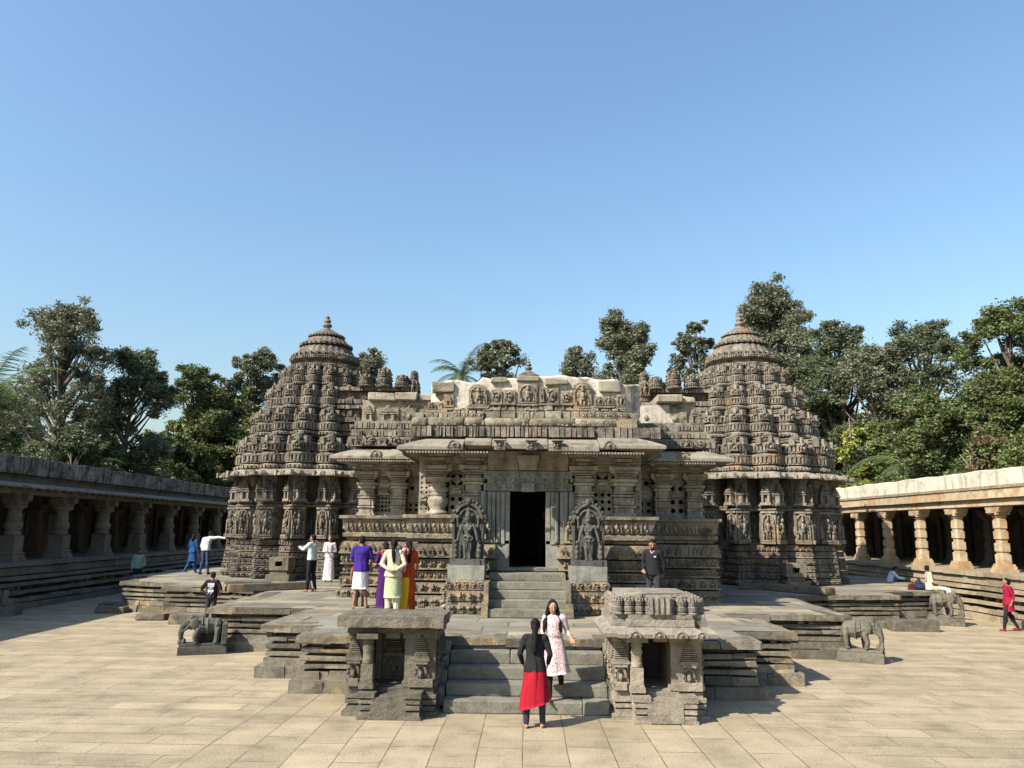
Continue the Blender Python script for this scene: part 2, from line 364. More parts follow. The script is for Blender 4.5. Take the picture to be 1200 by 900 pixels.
def T_disc():
    t = MB(); n_ = 12; pr = [(.5*cos(pi*i/n_), .95*sin(pi*i/n_)) for i in range(n_+1)]
    m_ = len(pr); t.add([(a, -.5, b) for a, b in pr]+[(a, .6, b) for a, b in pr], [tuple(range(m_))[::-1], tuple(range(m_, 2*m_))]+[(i, (i+1) % m_, m_+(i+1) % m_, m_+i) for i in range(m_)])
    t.tube([(.42*cos(pi*i/n_), -.55, .84*sin(pi*i/n_)) for i in range(n_+1)], [.07]*(n_+1), 5); t.ell((0, -.55, .36), (.13, .2, .22), 7, 5)
    for i in range(1, 6): t.box((.27*cos(pi*i/6), -.52, .54*sin(pi*i/6)), (.06, .12, .12))
    return t
TM = T_disc()
TD, TE, TH, TT, TS, TP, TA = T_deity(), T_eleph(), T_horse(), T_turret(), T_scroll(), T_seat(), T_arch()
TP_SEAT = TP
def relief(mb, a, b, off, z0, z1, T, pitch_, dep=.1):
    a, b = Vector(a), Vector(b); d = b-a; L_ = d.length
    if L_ < .1: return
    d /= L_; n = Vector((d.y, -d.x)); k = max(1, round(L_/pitch_)); st = L_/k; h = z1-z0
    for i in range(k):
        if U(0, 1) < .03: continue
        p = a+d*(st*(i+.5))+n*off
        t_ = T if not isinstance(T, (list, tuple)) else rnd.choice(T)
        fl = -1 if U(0, 1) < .0 else 1
        mb.tmpl(t_, (p.x, p.y, z0+h*.02), (d.x*fl, d.y*fl), (n.x, n.y), st*U(.88, 1.02), dep*2*U(.8, 1.2), h*U(.88, .98))

# ---------------------------------------------------------------- ground
g = MB(); g.add([(-400, -60, 0), (400, -60, 0), (400, 900, 0), (-400, 900, 0)], [(0, 1, 2, 3)])
tag(g.build('ground', 'ground'), kind='structure')

# ---------------------------------------------------------------- the terrace under the temple
J = 1.0
R_ = [(1.34, 14.72), (4.1, 14.72), (4.1, 16.1), (5.2, 16.1), (5.2, 19.35), (7.65, 19.35), (7.75, 22.0), (8.0, 24.5), (9.5, 25.3), (11.75, 25.6), (11.9, 26.9), (14.2, 27.7),
      (14.4, 30.2), (15.6, 31.2), (15.3, 33.6), (16.2, 35), (14.5, 38), (13, 41), (9, 44.5), (6, 48.5), (0, 50)]
Lf = [(-x, y) for x, y in R_[:-1]][::-1]
TERR = Lf+R_          # starts at the far left, runs along the front, ends at the back
plat = empty('stone_terrace', 'low star-edged stone terrace of stacked ledges that carries the temple', 'terrace', (0, 14, 0))
def P0(o, root):      # keep world coordinates under a moved root
    o.parent = root; o.matrix_parent_inverse = Matrix.Translation(-Vector(root.location)); return o
def sub_poly_top(mb, poly, z):
    mb.add([(x, y, z) for x, y in poly], [tuple(range(len(poly)))])
tp = MB(); sub_poly_top(tp, TERR, J); P0(tp.build('paved_top', 'top'), plat)
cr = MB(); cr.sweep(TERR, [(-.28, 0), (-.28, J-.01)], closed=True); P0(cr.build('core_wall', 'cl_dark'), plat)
LED = [('coping_ledge', J-.135, J-.004, .13, .6, 1.1), ('moulding', J-.31, J-.23, .05, .4, 1.2), ('moulding', J-.45, J-.37, .05, .4, 1.0),
       ('moulding', J-.59, J-.51, .05, .4, 1.2), ('sloping_base', .22, .37, .08, .4, .8), ('footing', -.02, .215, .2, .6, .9)]
for nm, z0, z1, of, dp, bl in LED:
    mb = MB(); course(mb, TERR, z0, z1, of, dp, bl, j=.026, closed=True, taper=.82 if nm == 'sloping_base' else 1.)
    if nm == 'moulding':
        course(mb, TERR, z1-.005, z1+.06, -.12, .12, .5, j=.01, closed=True)
    if nm == 'coping_ledge': course(mb, TERR, J-.215, J-.132, .05, .1, .14, j=.004, closed=True, skip=.82)
    P0(mb.build(nm, 'ledge'), plat)
# tumbled blocks beside the terrace notches and loose footing stones
def rock(name, c, d, rz, mat, label, cat='stone block', group=None, z=0.):
    b = MB(); n_ = 2
    b.box((0, 0, d[2]/2), (d[0], d[1], d[2]), 0, .96, .94, j=.025)
    o = b.build(name, mat, None, (c[0], c[1], z), rz)
    bv = o.modifiers.new('b', 'BEVEL'); bv.width = .02; bv.segments = 2
    return tag(o, label, cat, group)
for i, (c, d, rz, lb) in enumerate([((-14.2, 27.0), (1.0, .5, .2), .05, 'low kerb stone at the far left corner of the terrace'),
        ((-14.6, 28.1), (1.2, .5, .24), .0, 'darker kerb stone just behind the far left terrace corner'),
        ((-11.9, 25.15), (.9, .5, .2), .1, 'short grooved kerb stone below the left star wing of the terrace'),
        ((-10.4, 24.35), (1.1, .55, .26), .15, 'kerb stone left of the boy in the black shirt'),
        ((-9.0, 23.9), (.9, .5, .3), .1, 'kerb stone behind the left elephant, nearest the boy'),
        ((11.9, 24.9), (1.4, .55, .34), -.02, 'weathered block at the foot of the right star wing of the terrace')]):
    rock('kerb_stone', c, d, rz, 'ledge', lb)
for c, d, rz, z, lb in [((-8.1, 24.6), (2.6, .6, .22), .62, J+.004, 'long broken slab tipped beside the left terrace notch'),
        ((-9.1, 25.6), (1.5, .5, .2), .4, J+.004, 'short broken slab behind the left terrace notch'),
        ((8.75, 26.4), (2.9, .55, .22), -.95, J+.004, 'long broken channel stone lying by the right terrace notch'),
        ((8.0, 27.4), (1.4, .7, .2), -.3, J+.004, 'squat broken slab at the foot of the right star tower')]:
    rock('broken_slab', c, d, rz, 'ledge', lb, 'stone slab', z=z)

# lower flight of steps
st = empty('stone_steps', 'broad lower flight of five grey stone steps between the two little shrines', 'steps', (0, 13.2, 0))
for k in range(5):
    y0 = 13.22+.355*k; mb = MB(); xs = -1.36
    while xs < 1.34:
        l = min(U(.8, 1.6), 1.36-xs); l = 1.36-xs if 1.36-xs-l < .4 else l
        mb.box((xs+l/2, (y0+15.0)/2, .2*k+.1+(.002 if k == 4 else 0)), (l-.01, 15.0-y0, .2), j=.005); xs += l
    o = P0(mb.build('step', 'step'), st); bv = o.modifiers.new('b', 'BEVEL'); bv.width = .018; bv.segments = 2
for sx in (-1, 1):
    mb = MB()
    for k in range(4): mb.box((sx*1.5, 14.1+.15*k, .2+.2*k), (.26, 1.1-.26*k, .28), j=.01)
    P0(mb.build('flank_wall', 'step'), st)

# upper flight, part of the temple
temple = empty('temple', 'ornate carved grey stone temple with star-shaped towers and a pillared front porch', 'temple', (0, 20, J))
def TP(o, par=None):
    if par is None: return P0(o, temple)
    o.parent = par; o.matrix_parent_inverse = par.matrix_world.inverted() if par.parent is None else (Matrix.Translation(-Vector((0, 0, 0)))); return o
us = None
ystep = [17.75, 18.12, 18.45, 18.78, 19.1]
for k in range(5):
    mb = MB(); hw = .93 if k else .98
    for a, b in ((-hw, U(-.2, .4)), (0, hw)):
        pass
    mb.box((0, (ystep[k]+20.2)/2, J+.18*k+.09+(.003 if k == 0 else 0)), (2*hw, 20.2-ystep[k], .18-.002), j=.004)
    o = mb.build('step', 'step'); bv = o.modifiers.new('b', 'BEVEL'); bv.width = .015; bv.segments = 2; TP(o)

# ---------------------------------------------------------------- front hall
HALL = [(-5.02, 34), (-5.02, 22.5), (-2.82, 22.5), (-2.82, 20.1), (-1.05, 20.1)]
HALR = [(1.05, 20.1), (2.95, 20.1), (2.95, 22.5), (5.12, 22.5), (5.12, 34)]
PED = [(-1.9, 20.1), (-1.9, 18.5), (-.98, 18.5), (-.98, 20.1)]
bands = [(J, J+.29, .32, TE, .34), (J+.35, J+.61, .28, TH, .36), (J+.67, J+.87, .25, TS, .26), (J+.93, J+1.17, .27, [TD, TH], .30),
         (J+1.23, J+1.55, .31, TT, .30), (J+1.61, J+1.66, .16, None, 0)]
for side in (HALL, HALR):
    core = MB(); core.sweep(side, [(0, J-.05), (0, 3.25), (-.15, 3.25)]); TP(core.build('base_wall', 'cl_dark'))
for bi, (z0, z1, of, T, pt) in enumerate(bands):
    for side in (HALL, HALR):
        mb = MB()
        course(mb, side, z0, z1+.012, of-.06 if T else of, .25, .95, j=.008, gap=.012)
        if T:
            for a, b, d, n, L_ in edges(side):
                if n.y > .5 or (abs(n.x) > .5 and a.y > 30 and b.y > 26 and False): continue
                relief(mb, (a.x-d.x*of*.8, a.y-d.y*of*.8), (b.x+d.x*of*.8, b.y+d.y*of*.8), of-.07, z0+.03, z1-.01, T, pt*.8, .10)
            # lip under each band
            course(mb, side, z0, z0+.035, of+.02, .3, 1.3, j=.004)
        TP(mb.build('frieze_band', 'wall'))
# sloping seat-back parapet
mb = MB()
for side in (HALL, HALR):
    mb.sweep(side, [(.05, J+1.66), (.26, J+1.70), (.26, J+1.80), (.17, J+1.83), (.20, J+1.87), (.30, J+2.19), (.36, J+2.21), (.36, J+2.29), (.1, J+2.30), (-.3, J+2.30)])
    for a, b, d, n, L_ in edges(side):
        relief(mb, (a.x-d.x*.15, a.y-d.y*.15), (b.x+d.x*.15, b.y+d.y*.15), .22, J+1.86, J+2.20, [TP_SEAT], .24, .10)
TP(mb.build('seat_back_parapet', 'wall'))
# pedestals carrying the guardian slabs
for sx in (-1, 1):
    pth = [(x*-sx, y) for x, y in PED]
    if sx > 0: pth = pth[::-1]
    mb = MB()
    for z0, z1, T, pt in ((J, J+.26, TE, .3), (J+.29, J+.52, TH, .3), (J+.55, J+.76, TS, .22)):
        course(mb, pth, z0, z1, -.01, .3, .6, j=.006)
        for a, b, d, n, L_ in edges(pth): relief(mb, a, b, -.02, z0+.01, z1, T, pt*.8, .10)
    mb.box((sx*1.44, 19.3, J+.38), (.8, 1.5, .74))
    o = mb.build('pedestal', 'wall'); TP(o)
    mb = MB(); mb.box((sx*1.44, 19.0, J+.93), (.86, .9, .33), j=.01); TP(mb.build('pedestal_block', 'green'))
    mb = MB(); mb.box((sx*.93, 18.45, J+.4), (.12, 1.1, .72), j=.01); mb.box((sx*.95, 17.95, J+.16), (.16, .5, .3), j=.01); TP(mb.build('stair_cheek', 'ledge'))

def turned(mb, x, y, z0, z1, wd, kind=0):
    H_ = z1-z0
    if kind == 0:
        pr = [(.54, 0), (.54, .045), (.42, .06), (.36, .09), (.46, .15), (.52, .22), (.46, .28), (.36, .30), (.48, .315), (.48, .33), (.36, .345), (.52, .37), (.52, .43), (.36, .45), (.36, .465), (.46, .48), (.34, .51), (.55, .53), (.72, .56), (.72, .59), (.45, .60)]
        mb.lathe([(a*wd, b*H_) for a, b in pr], (x, y, z0), 20)
    else:
        zz = 0
        for w_, h_ in ((1.04, .05), (.84, .09), (1.0, .025), (.74, .015), (.90, .11), (.74, .015), (1.0, .03), (.74, .015), (1.0, .03), (.80, .10), (1.02, .04)):
            mb.box((x, y, z0+(zz+h_/2)*H_), (w_*wd, w_*wd, h_*H_)); mb.box((x, y, z0+(zz+h_/2)*H_), (w_*wd*.6, w_*wd*1.12, h_*H_*.96)); mb.box((x, y, z0+(zz+h_/2)*H_), (w_*wd*1.12, w_*wd*.6, h_*H_*.94)); zz += h_
        mb.lathe([(.5*wd, .52*H_), (.7*wd, .545*H_), (.72*wd, .585*H_), (.5*wd, .60*H_)], (x, y, z0), 16)
    for a, w_, h_ in ((.60, .85, .03), (.638, 1.08, .03), (.676, 1.3, .03), (.714, 1.5, .065), (.79, .92, .05), (.85, 1.22, .055), (.915, 1.5, .085)):
        mb.box((x, y, z0+(a+h_/2)*H_), (w_*wd, w_*wd, h_*H_), j=.006); mb.box((x, y, z0+(a+h_/2)*H_), (w_*wd*.6, w_*wd*1.13, h_*H_*.9))
    for s_ in (-1, 1): mb.box((x+s_*wd*.62, y-.03, z0+.745*H_), (.09, wd*1.2, .10*H_))
ZS, ZE = J+2.30, 4.93
for x, y, wd, k in ((-2.36, 20.35, .54, 0), (-1.42, 20.3, .48, 1), (1.44, 20.3, .50, 1), (2.5, 20.35, .54, 1), (-4.72, 22.8, .48, 1), (-3.78, 22.75, .46, 1), (3.9, 22.75, .46, 1), (4.85, 22.8, .48, 1)):
    mb = MB(); turned(mb, x, y, ZS, ZE, wd, k); TP(mb.build('pillar', 'pale'))
# pierced stone screens
def pierced(mb, x0, x1, z0, z1, y, nx, nz, rr, along='x', diamond=False, th=.1, m_=8):
    cw, ch = (x1-x0)/nx, (z1-z0)/nz
    def W(a, b, z): return (a, b, z) if along == 'x' else (b, a, z)
    for i in range(nx):
        for k in range(nz):
            cx, cz = x0+cw*(i+.5), z0+ch*(k+.5); R0 = min(cw, ch)*rr
            inn = [(cx+R0*cos(2*pi*q/m_)*(1.41 if (diamond and q % 2) else 1), cz+R0*sin(2*pi*q/m_)*(1.41 if (diamond and q % 2) else 1)) for q in range(m_)]
            out = []
            for q in range(m_):
                a = 2*pi*q/m_; c_, s_ = cos(a), sin(a); sc = 1/max(abs(c_), abs(s_)); out.append((cx+c_*sc*cw/2, cz+s_*sc*ch/2))
            vs = [W(a, y, b) for a, b in out]+[W(a, y, b) for a, b in inn]+[W(a, y+th, b) for a, b in inn]
            fs = [(q, (q+1) % m_, m_+(q+1) % m_, m_+q) for q in range(m_)]+[(m_+q, m_+(q+1) % m_, 2*m_+(q+1) % m_, 2*m_+q) for q in range(m_)]
            mb.add(vs, fs)
            for sx_, sz_ in ((1, 1), (-1, 1), (-1, -1), (1, -1)):
                pass
def screen(x0, x1, y, rows, zs=ZS):
    mb = MB(); z = zs+.02
    mb.box(((x0+x1)/2, y+.03, z+.03), (x1-x0, .16, .1)); z += .08
    for kind, h_, nx in rows:
        if kind == 'solid': mb.box(((x0+x1)/2, y+.03, z+h_/2), (x1-x0, .14, h_)); mb.box(((x0+x1)/2, y-.06, z+h_*.35), ((x1-x0)*.7, .12, h_*.4), j=.01); mb.box(((x0+x1)/2, y-.08, z+h_*.7), ((x1-x0)*.5, .12, h_*.25), j=.01)
        else:
            nz = max(1, round(h_/((x1-x0)/nx))); pierced(mb, x0, x1, z, z+h_, y, nx, nz, .30 if kind == 'hole' else .38, diamond=(kind != 'hole'), m_=8)
            if kind == 'dia':
                R0 = min(x1-x0, h_)*.385; cx, cz = (x0+x1)/2, z+h_/2
                q4 = [(cx+R0, cz), (cx, cz+R0), (cx-R0, cz), (cx, cz-R0)]
                mb.add([(a, y+.01, b) for a, b in q4]+[(a, y+.08, b) for a, b in q4], [(0, 1, 2, 3), (7, 6, 5, 4)]+[(i, (i+1) % 4, 4+(i+1) % 4, 4+i) for i in range(4)])
        z += h_
    if z < ZE: mb.box(((x0+x1)/2, y+.03, (z+ZE)/2), (x1-x0, .14, ZE-z))
    TP(mb.build('pierced_screen', 'pale'))
screen(-2.08, -1.68, 20.42, [('hole', .42, 2), ('solid', .22, 1), ('dia', .36, 1), ('hole', .40, 2)])
screen(-2.86, -2.62, 20.42, [('hole', .22, 2), ('solid', .2, 1), ('hole', .5, 2)])
screen(1.70, 2.22, 20.42, [('hole', .55, 3), ('solid', .26, 1), ('dia', .4, 1)])
screen(2.78, 2.98, 20.42, [('hole', .5, 1), ('solid', .3, 1), ('hole', .25, 1)])
screen(-4.46, -4.02, 22.86, [('hole', .46, 4), ('solid', .22, 1), ('solid', .3, 1)])
screen(-3.54, -2.86, 22.86, [('hole', .30, 4), ('solid', .26, 1), ('hole', .30, 3)])
screen(2.98, 3.66, 22.86, [('hole', .42, 3), ('solid', .36, 1), ('hole', .25, 2)])
screen(4.14, 4.60, 22.86, [('hole', .50, 2), ('solid', .12, 1), ('hole', .28, 2)])
for s_ in (-1, 1):
    for ylist in ((21.3,), (24.3, 26.5, 29, 31.5)):
        mb = MB()
        for yy in ylist:
            xx = 2.78 if yy < 22 else 4.78
            mb.box((s_*xx, yy, (ZS+ZE)/2), (.2, 2.45 if yy > 22 else 1.7, ZE-ZS)); mb.box((s_*(xx+.06), yy, (ZS+ZE)/2), (.2, .4, ZE-ZS))
        TP(mb.build('side_wall', 'pale'))
mb = MB(); mb.box((0, 33.8, 3), (9.9, .3, 4)); TP(mb.build('back_wall', 'pale'))
mb = MB(); mb.box((0, 21.4, 1.7), (5.5, 2.3, .36)); mb.box((0, 27.8, 1.7), (9.8, 11, .36)); TP(mb.build('hall_floor', 'cl_dark'))
# beams under the eave
mb = MB()
for x0, x1, y in ((-2.85, -1.05, 20.25), (-1.05, 1.05, 20.12), (1.05, 2.95, 20.25), (-5.0, -2.85, 22.7), (2.95, 5.15, 22.7)):
    mb = MB(); mb.box(((x0+x1)/2, y+.12, 4.80), (x1-x0-.004, .5, .3)); mb.box(((x0+x1)/2, y+.14, 4.55), (x1-x0-.006, .44, .2)); mb.box(((x0+x1)/2, y-.12, 4.66), (x1-x0-.008, .06, .035)); TP(mb.build('beam', 'pale'))
mb = MB(); mb.box((0, 19.85, 4.56), (.42, .2, .22), 0, 1.15); mb.box((0, 19.86, 4.74), (.56, .24, .16)); TP(mb.build('beam_bracket', 'pale'))
# doorway
door = MB()
for s_ in (-1, 1):
    door.box((s_*.78, 20.2, 2.28), (.62, .3, .76))                       # plain block at the foot
    for x, w_, d_ in ((.52, .12, .30), (.64, .10, .36), (.75, .14, .30), (.88, .10, .38), (.99, .16, .28), (1.14, .16, .4)):
        door.box((s_*x, 20.2, 3.24), (w_-.006, d_, 1.32))
        if w_ > .13: door.lathe([(.075, 0), (.06, .1), (.06, 1.2), (.075, 1.3)], (s_*x, 20.2-d_/2-.01, 2.6), 8)
door.box((0, 20.22, 4.02), (2.3, .32, .2)); door.box((0, 20.12, 4.17), (2.1, .2, .12)); door.box((0, 20.2, 4.33), (2.3, .4, .2)); door.box((0, 20.02, 4.01), (.34, .14, .22))
for i in range(9):
    x = -1.0+.25*i; door.ell((x, 20.0, 4.33), (.05, .05, .05), 6, 4); door.box((x+.125, 20.0, 4.2), (.07, .12, .1)); door.tmpl(TA, (x, 20.08, 3.93), (1, 0), (0, -1), .2, .14, .2)
TP(door.build('door_frame', 'green'))
mb = MB(); mb.box((0, 20.1, J+.96), (1.5, .5, .07)); TP(mb.build('door_sill', 'step'))
# eaves
EV = [(.05, 5.10), (.25, 5.21), (.55, 5.17), (.85, 5.06), (1.08, 4.96), (1.16, 4.92), (1.16, 4.845), (1.08, 4.82), (.75, 4.85), (.4, 4.92), (.05, 4.93)]
EAVE = [(-5.3, 33), (-5.3, 22.7), (-3.15, 22.7), (-3.15, 20.3), (3.15, 20.3), (3.15, 22.7), (5.3, 22.7), (5.3, 33)]
mb = MB(); hi = [(a, b+.06) for a, b in EV]
mb.sweep([(-4.4, 32), (-4.4, 22.5), (-2.9, 22.5)], EV)
mb.sweep([(2.9, 22.5), (4.55, 22.5), (4.55, 32)], EV)
mb.sweep([(-2.05, 22.3), (-2.05, 19.85), (-1.6, 19.85)], EV)
mb.sweep([(1.75, 19.85), (2.2, 19.85), (2.2, 22.3)], hi)
def eave_piece(x0, x1, cut, dz):
    pr = [(a, b+dz) for a, b in EV if a <= cut or b < 4.93 and False]
    pr = [(a, b+dz) for a, b in EV[:6] if a <= cut]; pr += [(pr[-1][0], pr[-1][1]-.1)]+[(cut*.7, 4.92+dz), (.05, 4.93+dz)]
    mb.sweep([(x0, 19.85), (x1, 19.85)], pr)
eave_piece(-1.58, -.92, .86, .03); eave_piece(-.90, -.56, 1.0, .01); eave_piece(-.54, .48, 1.09, .03); eave_piece(.50, 1.73, 1.16, .01)
for path in ([(-4.4, 32), (-4.4, 22.5), (-2.9, 22.5)], [(2.9, 22.5), (4.55, 22.5), (4.55, 32)], [(-2.05, 22.3), (-2.05, 19.85), (-1.6, 19.85)], [(1.75, 19.85), (2.2, 19.85), (2.2, 22.3)]):
    for a, b, d, n, L_ in edges(path):     # beaded drip edge and horseshoe ornaments
        if L_ > 8: continue
        k = int((L_+1.6)/.075)
        for i in range(k):
            p = a+d*(-.9+i*.075)+n*1.11; mb.box((p.x, p.y, 4.79), (.045, .05, .05), atan2(d.y, d.x))
        for s_ in ([.15, L_-.25] if L_ > 1.4 else [L_/2]):
            p = a+d*s_+n*1.08; mb.tmpl(TM, (p.x, p.y, 4.90), (d.x, d.y), (n.x, n.y), .32, .2, .21)
for x in (-.70, .08, .72): mb.box((x, 18.80, 4.97), (.24, .2, .22), j=.006); mb.tmpl(TS, (x, 18.70, 4.87), (1, 0), (0, -1), .2, .2, .2); mb.box((x, 18.74, 5.09), (.28, .3, .03))
TP(mb.build('eave', 'eave'))
# roof levels above the eave
def blockband(mb, x0, x1, y, z0, z1, wmin=.08, wmax=.2, dep=.3, jj=.045, ends=True, miss=.04):
    x = x0
    while x < x1:
        w_ = U(wmin, wmax)
        if U(0, 1) > miss: mb.box((x+w_/2, y+dep/2+U(-jj, jj), (z0+z1)/2), (w_-.028, dep, (z1-z0)*U(.84, 1)), j=.008)
        x += w_
def motifs(mb, x0, x1, y, z0, z1, T, st, dep=.1):
    relief(mb, (x0, y), (x1, y), 0, z0, z1, T, st, dep)
mb = MB()
mb.box((0, 21.6, 5.18), (5.7, 3.0, .34)); mb.box((0, 28.3, 5.2), (9.9, 11.6, .36)); TP(mb.build('roof_slab', 'wall'))
lv = MB()
blockband(lv, -2.95, .55, 19.35, 5.24, 5.52, .06, .16); blockband(lv, .6, 1.55, 19.32, 5.24, 5.5, .1, .2); blockband(lv, 1.75, 2.75, 19.36, 5.22, 5.52, .12, .22, jj=.05); blockband(lv, 2.8, 3.2, 19.3, 5.22, 5.5, .2, .3)
lv.box((0, 20.6, 5.38), (6.0, 2.2, .3)); TP(lv.build('roof_course', 'tower'))
lv = MB()
x = -3.0
while x < 2.8:
    w_ = U(.4, 1.3); lv.lathe([(.08, 0), (.125, .03), (.125, w_-.05), (.08, w_-.02)], (0, 0, 0), 8)
    k0 = len(lv.v)-32
    lv.v[k0:] = [(x+z_, 19.55+y_, 5.63+x_) for x_, y_, z_ in lv.v[k0:]]
    x += w_
blockband(lv, -3.0, 2.8, 19.44, 5.55, 5.69, .05, .12, .2, .01, miss=.3); lv.box((-.1, 20.7, 5.62), (5.8, 2.1, .2)); lv.box((2.5, 19.6, 5.62), (.5, .4, .22), j=.02)
TP(lv.build('roof_course', 'wall'))
lv = MB()
blockband(lv, -2.95, -2.0, 19.68, 5.74, 5.9, .1, .25); blockband(lv, -1.95, -1.15, 19.62, 5.74, 5.96, .2, .21, jj=0); motifs(lv, -1.95, -1.15, 19.6, 5.76, 5.95, TA, .2, .06)
blockband(lv, -1.1, 1.1, 19.66, 5.76, 5.96, .2, .5); motifs(lv, -.25, .22, 19.56, 5.72, 6.0, TD, .24, .08); blockband(lv, 1.12, 2.5, 19.64, 5.75, 5.96, .2, .21, jj=0, miss=0); motifs(lv, 1.12, 2.5, 19.62, 5.77, 5.95, TA, .2, .06)
lv.box((0, 20.8, 5.83), (5.7, 2.1, .22)); TP(lv.build('roof_course', 'fleck'))
# plastered parapet wall with salvaged carvings
pw = MB(); pts = []
NX = 40
top = lambda x: 6.93+.05*sin(x*2.1)+.02*sin(x*9)-(.14 if x < -1.35 else 0)-(.12 if x > 2.4 else 0)-(.05 if x < -2.2 else 0)
for i in range(NX+1):
    x = -2.62+5.60*i/NX; e_ = .35*max(0, abs((x-.18)/2.8)-.8)/.2
    pts.append((x, 19.98+e_*e_*3, top(x)))
vs = [(x, y, 5.92) for x, y, z in pts]+[(x, y+.02, z-.06) for x, y, z in pts]+[(x, y+.1, z) for x, y, z in pts]+[(x, 21.9, z-.05) for x, y, z in pts]+[(x, 21.95, 5.92) for x, y, z in pts]
n1 = NX+1
fs = [(k*n1+i, k*n1+i+1, (k+1)*n1+i+1, (k+1)*n1+i) for k in range(4) for i in range(NX)]+[tuple(k*n1 for k in range(4, -1, -1)), tuple(k*n1+NX for k in range(5))]
pw.add(vs, fs); TP(pw.build('plaster_wall', 'plaster'))
for x, z, w_, h_ in ((-2.25, 6.62, .6, .28), (-.78, 6.83, .45, .16), (.0, 6.88, .62, .15), (.72, 6.78, .62, .16), (2.15, 6.68, .6, .3)):
    st_ = MB(); st_.box((x, 20.02, z), (w_, .28, h_), j=.03)
    o = st_.build('rubble_block', 'fleck'); bv = o.modifiers.new('b', 'BEVEL'); bv.width = .03; bv.segments = 2; TP(o)
def carving(x, w_, z0, z1, T, arch=False, n_=1):
    b = MB(); b.box((x, 19.98, (z0+z1)/2), (w_, .12, z1-z0), j=.008)
    if arch: b.prism([(x+w_/2*cos(a)*1.02, 0) for a in (0,)] or [], 0, 0) if False else None
    if arch:
        prof = [(x+w_*.5*cos(pi*i/8), z1-.02+w_*.34*sin(pi*i/8)) for i in range(9)]
        b.add([(px, 19.9, pz) for px, pz in prof]+[(px, 20.04, pz) for px, pz in prof], [tuple(range(8, -1, -1)), tuple(range(9, 18))]+[(i, i+1, i+10, i+9) for i in range(8)])
    for i in range(n_):
        b.tmpl(T, (x-w_/2+w_*(i+.5)/n_, 19.92, z0+.02), (1, 0), (0, -1), w_/n_*.92, .22, z1-z0+(.08 if arch else -.03))
    b.box((x, 19.92, z0-.03), (w_*1.1, .2, .05)); b.box((x-w_*.3, 19.92, z0-.12), (.06, .12, .14)); b.box((x+w_*.3, 19.92, z0-.12), (.06, .12, .14))
    TP(b.build('carved_panel', 'wall'))
carving(-1.32, .5, 6.1, 6.55, TD, True); carving(-.84, .28, 6.2, 6.55, TS); carving(-.5, .3, 6.2, 6.55, TS); carving(-.02, .5, 6.18, 6.72, TD, False)
carving(.36, .14, 6.2, 6.65, TP_ if False else TT); carving(.62, .34, 6.2, 6.62, TS); carving(1.0, .3, 6.2, 6.5, TS); carving(1.42, .5, 6.06, 6.62, TD, True)
carving(1.98, .5, 6.14, 6.4, TD, False, 2); carving(2.42, .22, 6.1, 6.45, TP_ if False else TD); carving(-2.1, .26, 6.05, 6.42, TT); carving(-2.4, .5, 6.0, 6.22, TA, False, 2)
b = MB()
for i in range(34):
    x = -2.3+4.8*i/33+U(-.05, .05); w_ = U(.07, .2); h_ = U(.05, .14); b.box((x, 19.93, 6.0+h_/2), (w_, U(.1, .25), h_), U(-.1, .1), .8, .8, j=.012)
TP(b.build('rubble_course', 'wall'))
# side roof levels, between the front parapet and the towers
for s_ in (-1, 1):
    def X(a, b): return (a, b) if s_ > 0 else (-b, -a)
    lv = MB()
    for x0, x1, y, z0, z1 in ((2.9, 5.2, 21.9, 5.26, 5.48), (2.9, 5.15, 22.05, 5.56, 5.72), (2.9, 5.1, 22.2, 5.80, 5.98)):
        a, b = X(x0, x1); blockband(lv, a, b, y, z0, z1, .07, .18, .3, .02); lv.box(((a+b)/2, y+.3, (z0+z1)/2+.02), (b-a, .4, z1-z0+.06))
    a, b = X(3.1, 5.1); motifs(lv, a, b, 21.9, 5.26, 5.52, [TD, TP if False else TS], .42, .1)
    if s_ < 0: motifs(lv, -5.1, -2.9, 21.88, 5.24, 5.62, [TD, TS, TT], .36, .1)
    for y0, y1 in ((22.5, 33),):
        lv.box((s_*4.85, (y0+y1)/2, 5.5), (.5, y1-y0, .5)); lv.box((s_*4.7, (y0+y1)/2, 5.85), (.5, y1-y0, .25))
    TP(lv.build('roof_course', 'tower' if s_ < 0 else 'tower_right'))
    lv = MB(); a, b = X(2.7, 4.95)
    lv.box(((a+b)/2, 24.2, 6.3), (b-a, 3.2, .8), j=.01); TP(lv.build('patch_wall', 'fleck'))
    if s_ > 0:
        lv = MB(); lv.box((3.75, 22.56, 6.28), (1.0, .1, .62), 0, .8, 1, j=.04); TP(lv.build('plaster_patch', 'plaster'))
    lv = MB()
    x = a
    while x < b:
        w_ = min(U(.35, .9), b-x+.05)
        if s_ > 0 and (3.1 < x < 3.6 or 4.0 < x < 4.5): lv.box((x+w_/2, 22.55, 6.15), (w_*.5, .3, .3), j=.04)
        else: lv.tmpl(rnd.choice([TD, TA, TT]), (x+w_/2, 22.6, 6.02), (1, 0), (0, -1), w_*.9, .35, .52); lv.box((x+w_/2, 22.62, 6.25), (w_*.8, .16, .5*U(.8, 1.05)), j=.02)
        x += w_
    TP(lv.build('carved_panel', 'wall'))
    lv = MB(); x = max(a-.1, -4.8)
    while x < min(b+.1, 4.7):
        w_ = U(.3, .95)
        if U(0, 1) > .12: hh = U(.16, .28); lv.box((x+w_/2, 23.0+U(-.1, .1), 6.66+hh/2), (w_-.02, 1.2, hh), U(-.03, .03), j=.03)
        x += w_
    o = lv.build('coping_slab', 'fleck'); bv = o.modifiers.new('b', 'BEVEL'); bv.width = .03; TP(o)
